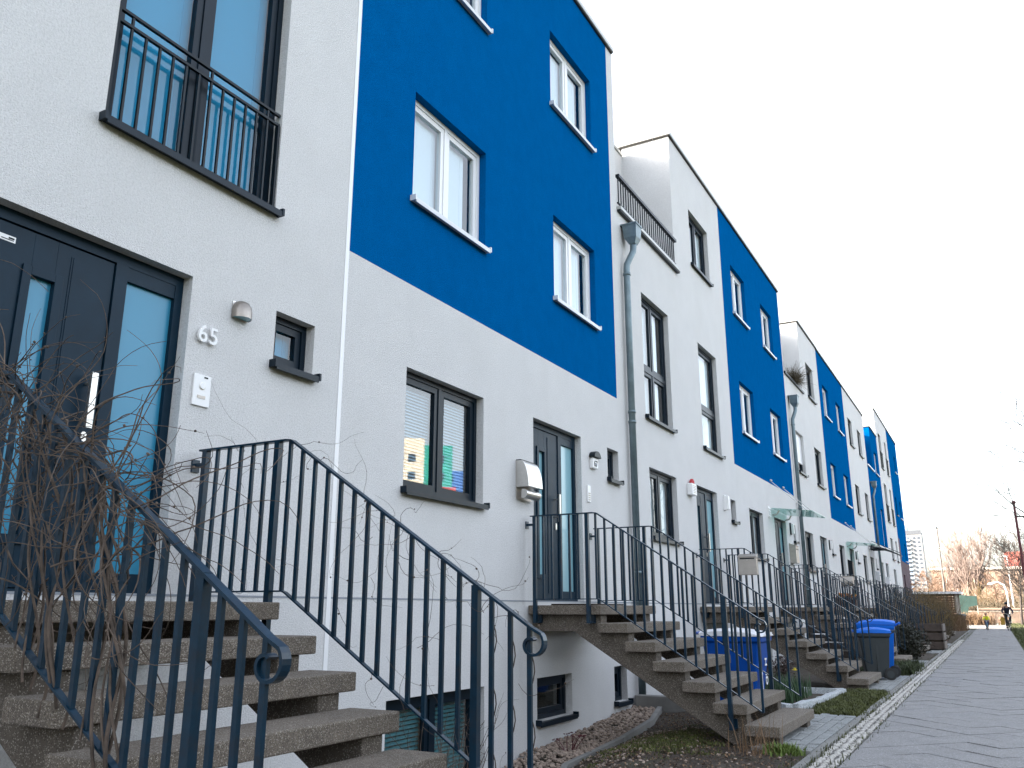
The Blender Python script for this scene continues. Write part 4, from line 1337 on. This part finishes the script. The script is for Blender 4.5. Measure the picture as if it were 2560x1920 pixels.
def branch(m, p, d, L, r, lv, spread, up, n=5, kids=3, tw=.16, minr=.004):
    pts = [Vector(p)]; d = Vector(d).normalized(); rs = [r]
    for i in range(n):
        d = (d + Vector((rnd.gauss(0, tw), rnd.gauss(0, tw), rnd.gauss(0, tw * .6) + up))).normalized()
        pts.append(pts[-1] + d * L / n); rs.append(max(minr, r * (1 - .62 * (i + 1) / n)))
    m.tube(pts, rs, 5 if r > .05 else (4 if r > .015 else 3), 0, cap=False)
    if lv <= 0: return
    for k in range(kids):
        i = rnd.randint(max(1, n // 3), n); q = pts[i]
        a = Vector((rnd.gauss(0, 1), rnd.gauss(0, 1), rnd.gauss(0, .6))).normalized()
        dd = ((pts[i] - pts[i - 1]).normalized() + a * spread).normalized()
        branch(m, q, dd, L * U(.5, .75), max(minr, rs[i] * .68), lv - 1, spread, up, max(3, n - 1), kids, tw, minr)


def bare_tree(label, loc, h, r, lv=4, kids=4, spread=.8, up=.06, m=BARK2, trunk_h=.25, tm=None, minr=.006, lean=(0, 0), stems=1, group='bare trees'):
    t = thing('bare_tree', label, 'tree', loc, group)
    tk = MB(); cr_ = MB()
    for s_ in range(stems):
        a = U(0, 6.28); ox, oy = (.3 * math.cos(a), .3 * math.sin(a)) if stems > 1 else (0, 0)
        d = Vector((lean[0] + ox * .5, lean[1] + oy * .5, 1)).normalized()
        n = 8; pts = [Vector((ox * .4, oy * .4, -.05))]; rs = [r]
        for i in range(n):
            d = (d + Vector((rnd.gauss(0, .05), rnd.gauss(0, .05), .03))).normalized()
            pts.append(pts[-1] + d * h * .72 / n); rs.append(r * (1 - .72 * (i + 1) / n))
        tk.tube(pts, rs, 8, 0, cap=False)
        for i in range(1, n + 1):
            if i / n < trunk_h: continue
            for k in range(2 if i < n else 4):
                a = U(0, 6.28); e = U(.25, .8)
                dd = Vector((math.cos(a) * spread, math.sin(a) * spread, e))
                branch(cr_, pts[i], dd, h * U(.24, .36) * (1.15 - .5 * i / n), rs[i] * .6, lv - 1, spread * .8, up, 5, kids, .15, minr)
    tk.build('trunk', tm or m, t, smooth=True, fix=False); cr_.build('crown', m, t, fix=False)
    return t


def twig_bush(label, loc, size, n, m, group='leafless bushes behind the path', mi=.012):
    t = thing('leafless_bush', label, 'bush', loc, group)
    b = MB()
    for i in range(n):
        a = U(0, 6.28); rr = math.sqrt(rnd.random()) * .5
        x, y = math.cos(a) * rr * size[0], math.sin(a) * rr * size[1]
        z = U(0, .75) * size[2] * (1 - rr * .9)
        strand(b, (x, y, z), (rnd.gauss(0, .8), rnd.gauss(0, .5), rnd.gauss(.6, .6)), 6, size[2] * U(.04, .08), mi, mi * .3, .25, sides=3)
    for i in range(7):
        strand(b, (rnd.gauss(0, size[0] * .2), rnd.gauss(0, size[1] * .2), 0), (rnd.gauss(0, .3), rnd.gauss(0, .3), 1), 8, size[2] / 9, .07, .02, .12, sides=5)
    b.build('branches', m, t, fix=False)
    return t


PALER = mat('pale_winter_twigs', (.2, .15, .13), .9, noise=(.8, .3))
bare_tree('broad bare tree, tallest in the background', (-2.3, 112, 0), 10.2, .3, 4, 3, .42, .17, PALER, .25, minr=.014, stems=3)
bare_tree('second bare tree left of the tallest one in the background', (-4.0, 116, 0), 9.4, .22, 4, 3, .42, .17, PALER, .25, minr=.014, stems=2)
bare_tree('near bare tree at the right edge reaching above the path', (1.95, 31, 0), 9.0, .09, 3, 5, .95, .06, BARK2, .38, minr=.006)
bare_tree('slim bare street tree right of the cyclists', (1.6, 78, 0), 8, .1, 4, 4, .8, .06, BARK2, .2, minr=.012)
bare_tree('second slim bare street tree at the right edge', (2.4, 92, 0), 8, .1, 4, 4, .8, .06, BARK2, .2, minr=.013)
bare_tree('bare tree in front of the long pale building', (.3, 108, 0), 5.2, .14, 4, 3, .8, .03, TWIGR, .3, minr=.012)
bare_tree('bare tree between flood light mast and shed', (-5.6, 88, 0), 5.0, .12, 4, 4, .85, .03, TWIGR, .25, minr=.010)
bare_tree('dark twiggy tree at the right edge behind the red pole', (2.15, 46, 0), 5.6, .07, 3, 5, .95, .06, BARK2, .3, minr=.007)
twig_bush('reddish bare bush beside the end house', (-6.6, 95, 0), (4.5, 4, 4.6), 650, TWIGR, mi=.016)
twig_bush('reddish bare bush behind the flood light mast', (-3.6, 104, 0), (4, 4, 4.3), 520, TWIGR, mi=.017)
twig_bush('olive bare bush below the tallest tree', (-1.0, 109, 0), (4.2, 4, 5.0), 420, TWIGO, mi=.017)
twig_bush('low olive bush beside the shed roof', (-5.0, 74, 0), (3.5, 3, 3.2), 650, TWIGO, mi=.012)
twig_bush('low brown hedge behind the pale garden wall', (-.8, 98, 0), (6, 2.5, 2.6), 1100, TWIGB, mi=.016)
twig_bush('brown hedge right of the cyclist', (3.6, 98, 0), (5, 2.5, 2.7), 900, TWIGB, mi=.016)
twig_bush('grey brown bush under the red roof', (3.0, 112, 0), (4, 3, 5.2), 650, TWIGB, mi=.017)
# ------------------------------------------------------------------ things behind the path
PALEW = mat('pale_plaster', (.30, .215, .165), .9, noise=(.6, .12))
gw = thing('garden_wall', 'low pale pinkish garden wall across the end of the path', 'wall', (0, 90, 0))
MB().box(-3.0, 0, -.05, 9, .25, .95).build('wall', PALEW, gw); MB().box(-3.05, -.04, .95, 9.05, .3, 1.03).build('wall_cap', mat('pale_cap', (.42, .36, .3), .8), gw)
gw2 = thing('garden_wall', 'second pale wall with dark ledge behind the first', 'wall', (0, 95, 0))
MB().box(-1.6, 0, -.05, 9, .25, 1.3).build('wall', PALEW, gw2); MB().box(-1.6, -.06, 1.06, 9, 0, 1.14).build('ledge', WOODD, gw2)
gs = thing('fence_screen', 'dark green privacy screen cloth on posts', 'fence', (-3.05, 80, 0))
MB().prism([(0, .02), (.28, .02), (.9, .5), (1.1, 1.35), (1.75, 1.5), (1.75, 2.2), (.1, 2.35)], 0, .05, 'y').build('cloth', mat('green_cloth', (.026, .062, .055), .9, noise=(3, .3)), gs)
for x in (.02, .9, 1.72): MB().tube([(x, .07, 0), (x, .07, 2.3)], .03, 6).build('post', STEELM, gs)
lb = thing('long_building', 'long low pale building with brown windows behind the trees', 'building', (0, 128, 0))
MB().box(-7, 0, 0, 26, 9, 6.15).build('wall', PALEW, lb)
MB().box(-7.2, -.25, 6.15, 26.2, 9.2, 6.45).build('roof_edge', mat('pale_roof_edge', (.62, .56, .5), .8), lb)
for zr in (1.1, 3.9):
    for i in range(12):
        x = -6 + i * 2.2
        wv = MB().box(x, -.05, zr, x + 1.35, .02, zr + 1.45).build('window', mat('brown_window', (.14, .085, .06), .5), lb)
        MB().box(x + .64, -.08, zr, x + .71, -.045, zr + 1.45).build('frame', mat('pale_cap', (.42, .36, .3), .8), wv)
rh = thing('red_roof_house', 'house with red pitched roof at the right edge', 'house', (0, 146, 0))
MB().box(2.4, 0, 0, 16, 10, 7.3).build('wall', PALEW, rh)
MB().prism([(-.8, 7.1), (5, 9.6), (10.8, 7.1)], 2.0, 16.4, 'x').build('roof', mat('red_tiles', (.36, .075, .05), .8, noise=(2, .25)), rh)
tw = thing('tower_block', 'white high rise tower block far behind the end house', 'building', (-39, 650, 0))
MB().box(-24, 0, 0, 0, 14, 52.5).build('wall', mat('pale_tower', (.27, .275, .29), .8), tw)
MB().box(-24, -.3, 50.8, .2, 0, 53.6).build('roof_band', mat('grey_band', (.1, .11, .13), .8), tw)
MB().box(-24, 2, 53.6, -8.6, 10, 57).build('lift_house', mat('blue_grey', (.2, .34, .45), .8), tw)
wmesh = MB().box(-.8, -.12, 0, .8, 0, 1.3).mesh('window', mat('tower_window', (.07, .085, .11), .4))
bmesh_ = MB().box(-1.5, -1.2, 0, 1.5, 0, 1.15).mesh('balcony', mat('balcony_blue', (.30, .38, .48), .6))
for f in range(17):
    for x in (-1.9, -4.7, -15.5, -18.5, -21.5):
        inst(wmesh, 'window', tw, (x, 0, 47.6 - f * 2.85))
    inst(wmesh, 'window', tw, (-8.6, 0, 47.6 - f * 2.85))
    inst(bmesh_, 'balcony', tw, (-8.8, 0, 46.5 - f * 2.85)); inst(bmesh_, 'balcony', tw, (-12.4, 0, 46.5 - f * 2.85))
# flood light mast and street lamp, red mast
ms = thing('floodlight_mast', 'tall pale floodlight mast with cross bar', 'lamp post', (-3.8, 85.5, 0))
MB().tube([(0, 0, 0), (0, 0, 3.5), (0, 0, 3.51), (0, 0, 8.2)], [.13, .11, .075, .05], 8).build('mast', mat('pale_mast', (.1, .09, .082), .7), ms)
MB().box(-.32, -.06, 6.25, .32, .06, 6.33).box(-.32, -.1, 6.42, .32, .04, 6.5).build('cross_bar', STEELM, ms)
MB().lathe([(.07, 0), (.09, .06), (.03, .16)], (0, 0, 8.15), 8).build('mast_head', BLK, ms)
rm = thing('red_mast', 'dark red pole with side arm at the right edge', 'pole', (.97, 34, 0))
MB().tube([(0, 0, 0), (0, 0, 4.75)], [.05, .038], 8).build('pole', mat('dark_red_paint', (.12, .03, .035), .6), rm)
MB().box(0, -.02, 4.25, .6, .02, 4.29).build('arm', BLK, rm); MB().lathe([(.06, 0), (.07, .04), (.04, .1)], (0, 0, 4.72), 8).build('pole_cap', mat('dark_red_paint', (.12, .03, .035), .6), rm)
sp = thing('street_lamp', 'white curved street lamp behind the adult cyclist', 'street lamp', (.95, 86, 0))
MB().tube([(0, 0, 0), (0, 0, 2.6), (-.15, 0, 3.2), (-.6, 0, 3.45), (-1.1, 0, 3.35)], .06, 8).build('post', WHT, sp, smooth=True)
MB().lathe([(.05, 0), (.2, .04), (.22, .1), (.08, .2)], (-1.15, 0, 3.2), 10).build('lamp_head', WHT, sp)
sp2 = thing('street_lamp', 'straight white lamp post with flat head right of the tallest tree', 'street lamp', (1.6, 104, 0))
MB().tube([(0, 0, 0), (0, 0, 6.6)], [.09, .06], 8).build('post', WHT, sp2)
MB().box(-1.2, -.12, 6.45, .1, .12, 6.6).build('lamp_head', WHT, sp2)
# buildings across the way, seen mirrored in the windows


def block(label, x, y, w_, d, h, m, rot=0., wm=None):
    t = thing('far_building', label, 'building', (x, y, 0)); t.rotation_euler = (0, 0, rot)
    MB().box(-w_ / 2, -d / 2, 0, w_ / 2, d / 2, h).build('wall', m, t)
    me = MB().box(-.6, -.08, 0, .6, 0, 1.3).mesh('window', wm or BLK)
    for f in range(int(h / 3)):
        for i in range(int(w_ / 3.4)):
            inst(me, 'window', t, (-w_ / 2 + 2 + i * 3.4, -d / 2, 1 + f * 3))
    return t


block('cream apartment block mirrored in the window of number 67', 81.5, 116, 15, 12, 29, mat('cream_wall', (.62, .56, .44), .8), R(-37))
block('building wrapped in green scaffold netting, mirrored in a window of 67', 74.4, 121, 7.6, 10, 28, mat('green_netting', (.01, .30, .24), .8, noise=(.5, .3)), R(-35))
block('low red building mirrored in the window of number 67', 61, 105, 4, 5, 18.4, mat('red_wall', (.42, .05, .04), .8), R(-34))
block('blue clad hall mirrored in the window of number 67', 70.5, 125, 7, 8, 24, mat('blue_clad', (.015, .09, .36), .7), R(-33))
fw = MB()  # unseen dark tree band, added to block low sky light from the facade
ys_ = [-70 + 3 * k for k in range(46)]
for k in range(len(ys_) - 1):
    for q in range(10):
        fw.ico((30 + U(-1.5, 2), ys_[k] + U(-2, 2), U(.6, 8.6)), U(1.2, 2.0), (1, 1, .9), j=.3)
tag(fw.build('sky_blocker_trees', mat('dark_blocker_mass', (.035, .036, .02), .95, noise=(1.5, .5)), fix=False), kind='stuff')
# ------------------------------------------------------------------ riders
SKIN = mat('skin', (.42, .24, .17), .6)


def skin_mesh(name, verts, edges, m, parent, root=0, sub=1):
    me = bpy.data.meshes.new(name); me.from_pydata([v[:3] for v in verts], edges, [])
    me.materials.append(m)
    o = bpy.data.objects.new(name, me); C.objects.link(o); o.parent = parent
    sk = o.modifiers.new('skin', 'SKIN'); sk.use_smooth_shade = True
    for v, d in zip(verts, me.skin_vertices[0].data):
        d.radius = (v[3], v[4] if len(v) > 4 else v[3])
    for d in me.skin_vertices[0].data: d.use_root = False
    me.skin_vertices[0].data[root].use_root = True
    s_ = o.modifiers.new('sub', 'SUBSURF'); s_.levels = sub; s_.render_levels = sub
    return o


def rider(label, loc, s, jm, tm, hat, helmet=False, yaw=0):
    t = thing('person', label, 'person', loc); t.rotation_euler = (0, 0, yaw)
    t.scale = (s, s, s)
    # joints; the rider faces -Y
    J = dict(pel=(0, .2, 1.0), sp=(0, .1, 1.2), ch=(0, -.02, 1.38), nk=(0, -.08, 1.5), hd=(0, -.13, 1.6), tp=(0, -.15, 1.72))
    V = [(*J['pel'], .1, .08), (*J['sp'], .09, .07), (*J['ch'], .1, .07), (*J['nk'], .05), (*J['hd'], .078, .09), (*J['tp'], .055, .06)]
    E_ = [(0, 1), (1, 2), (2, 3), (3, 4), (4, 5)]
    arms = []; legs = []
    for sg in (-1, 1):
        k = len(V)
        V += [(sg * .19, -.02, 1.42, .058), (sg * .30, -.12, 1.2, .045), (sg * .27, -.38, 1.06, .034), (sg * .27, -.46, 1.05, .03)]
        E_ += [(2, k), (k, k + 1), (k + 1, k + 2), (k + 2, k + 3)]; arms.append(k)
        up = sg > 0
        kn = (sg * .13, -.17, .92) if up else (sg * .12, -.06, .66)
        an = (sg * .11, .02, .52) if up else (sg * .11, .06, .26)
        k = len(V)
        V += [(sg * .1, .16, .95, .09), (*kn, .06), (*an, .04), (an[0], an[1] - .12, an[2] - .05, .035)]
        E_ += [(0, k), (k, k + 1), (k + 1, k + 2), (k + 2, k + 3)]; legs.append(k)
    body = skin_mesh('body', V, E_, SKIN, t, 0)
    g = 1.32
    jv = [(*V[i][:3], V[i][3] * g * 1.32, V[i][4] * g * 1.35) for i in (0, 1, 2)] + [(0, -.07, 1.48, .08)]
    je = [(0, 1), (1, 2), (2, 3)]
    for k in arms:
        q = len(jv); jv += [(*V[k][:3], .068), (*V[k + 1][:3], .055), (*V[k + 2][:3], .042)]; je += [(2, q), (q, q + 1), (q + 1, q + 2)]
    skin_mesh('jacket', jv, je, jm, t, 0)
    tv = [(0, .2, 1.0, .148, .12)]; te = []
    for k in legs:
        q = len(tv); tv += [(*V[k][:3], .1), (*V[k + 1][:3], .07), (*V[k + 2][:3], .052)]; te += [(0, q), (q, q + 1), (q + 1, q + 2)]
    skin_mesh('trousers', tv, te, tm, t, 0)
    for k in legs:
        a = V[k + 2]
        MB().box(a[0] - .045, a[1] - .2, a[2] - .1, a[0] + .045, a[1] + .06, a[2] - .02).build('shoe', BLK, t, bevel=.02)
    h = MB(); n = 10
    pr = [(.108, 1.615), (.112, 1.66), (.1, 1.715), (.06, 1.755), (.01, 1.768)] if not helmet else [(.13, 1.63), (.14, 1.68), (.12, 1.75), (.07, 1.80), (.01, 1.815)]
    h.lathe(pr, (0, -.13, 0), 12)
    if not helmet: h.box(-.07, -.32, 1.645, .07, -.22, 1.66)
    h.build('helmet' if helmet else 'cap', hat, t, smooth=True)
    for sg in (-1, 1):
        MB().ico((sg * .033, -.222, 1.625), .011, j=0).build('eye', BLK, t)
    MB().ico((0, -.232, 1.598), .018, (.7, 1, 1.2), j=0).build('nose', SKIN, t)
    MB().box(-.025, -.222, 1.553, .025, -.21, 1.561).build('mouth', RED, t)
    return t


def bicycle(label, loc, s, fm, yaw=0, wm=RUB):
    t = thing('bicycle', label, 'bicycle', loc); t.rotation_euler = (0, 0, yaw); t.scale = (s, s, s)
    rw = .34
    for y in (-.55, .5):
        m = MB(); n = 22
        for i in range(n):
            pass
        ring = [(0, y + rw * math.cos(2 * math.pi * i / n), rw + rw * math.sin(2 * math.pi * i / n)) for i in range(n + 1)]
        wv = MB().tube(ring, .022, 6).build('wheel', wm, t)
        sp_ = MB()
        for i in range(10):
            a = 2 * math.pi * i / 10
            sp_.tube([(0, y, rw), (0, y + rw * math.cos(a), rw + rw * math.sin(a))], .004, 3)
        sp_.build('spokes', STEEL, wv)
    f = MB()
    bb, seat, headt, headb = (0, .08, .3), (0, .25, .86), (0, -.36, .92), (0, -.4, .74)
    for a, b in ((bb, seat), (bb, headb), (seat, headt), (bb, (0, .5, rw)), ((0, .23, .8), (0, .5, rw)), (headt, headb)):
        f.tube([a, b], .018, 6)
    for sg in (-1, 1): f.tube([headb, (sg * .05, -.48, .6), (sg * .05, -.55, rw)], .013, 5)
    f.build('frame', fm, t)
    MB().tube([(-.3, -.42, 1.03), (-.15, -.36, 1.04), (0, -.36, 1.0), (.15, -.36, 1.04), (.3, -.42, 1.03)], .014, 6).tube([(0, -.36, .9), (0, -.36, 1.0)], .015, 6).build('handlebar', STEEL, t)
    MB().prism([(-.06, .4), (.06, .4), (.03, .12), (-.03, .12)], .88, .92, 'z').build('saddle', BLK, t, bevel=.01)
    MB().lathe([(.03, -.03), (.05, 0), (.04, .02)], (0, -.42, .88), 8, 'y').build('headlight', WHT, t)
    c = MB().tube([(-.06, .08, .3), (.06, .08, .3)], .02, 6)
    c.tube([(.06, .08, .3), (.07, .02, .46)], .01, 4).tube([(-.06, .08, .3), (-.07, .06, .16)], .01, 4)
    c.box(.06, -.05, .44, .15, .05, .47).box(-.15, .0, .14, -.06, .1, .17)
    c.build('pedals', BLK, t)
    return t


HIVIS = mat('hi_vis_yellow', (.75, .8, .03), .7)
NAVY = mat('navy_cloth', (.012, .014, .03), .85)
DENIM = mat('blue_trousers', (.03, .045, .11), .85)
rider('adult cyclist in dark jacket and cap riding towards the camera', (.5, 58.2, 0), .9, NAVY, mat('charcoal_cloth', (.018, .018, .02), .85), BLK, yaw=.12)
bicycle('black adult bicycle with pale handlebar', (.5, 58.2, 0), .9, BLK, yaw=.12)
rider('small child in yellow high visibility vest and helmet on a bike', (-.6, 58.6, 0), .54, HIVIS, DENIM, mat('brown_helmet', (.12, .07, .05), .5), helmet=True, yaw=-.1)
bicycle('small blue child bicycle', (-.6, 58.6, 0), .54, mat('light_blue_paint', (.05, .25, .42), .4), yaw=-.1)
bagt = thing('pannier_bag', 'yellow bag hanging at the left side of the adult bicycle', 'bag', (.22, 58.6, .3))
MB().prism([(-.1, 0), (.1, 0), (.13, .42), (-.11, .42)], -.12, .12, 'y').build('bag', mat('yellow_bag', (.6, .36, .06), .7), bagt, bevel=.03)
MB().box(-.05, -.13, .42, .05, .13, .45).build('flap', mat('yellow_bag', (.6, .36, .06), .7), bagt)
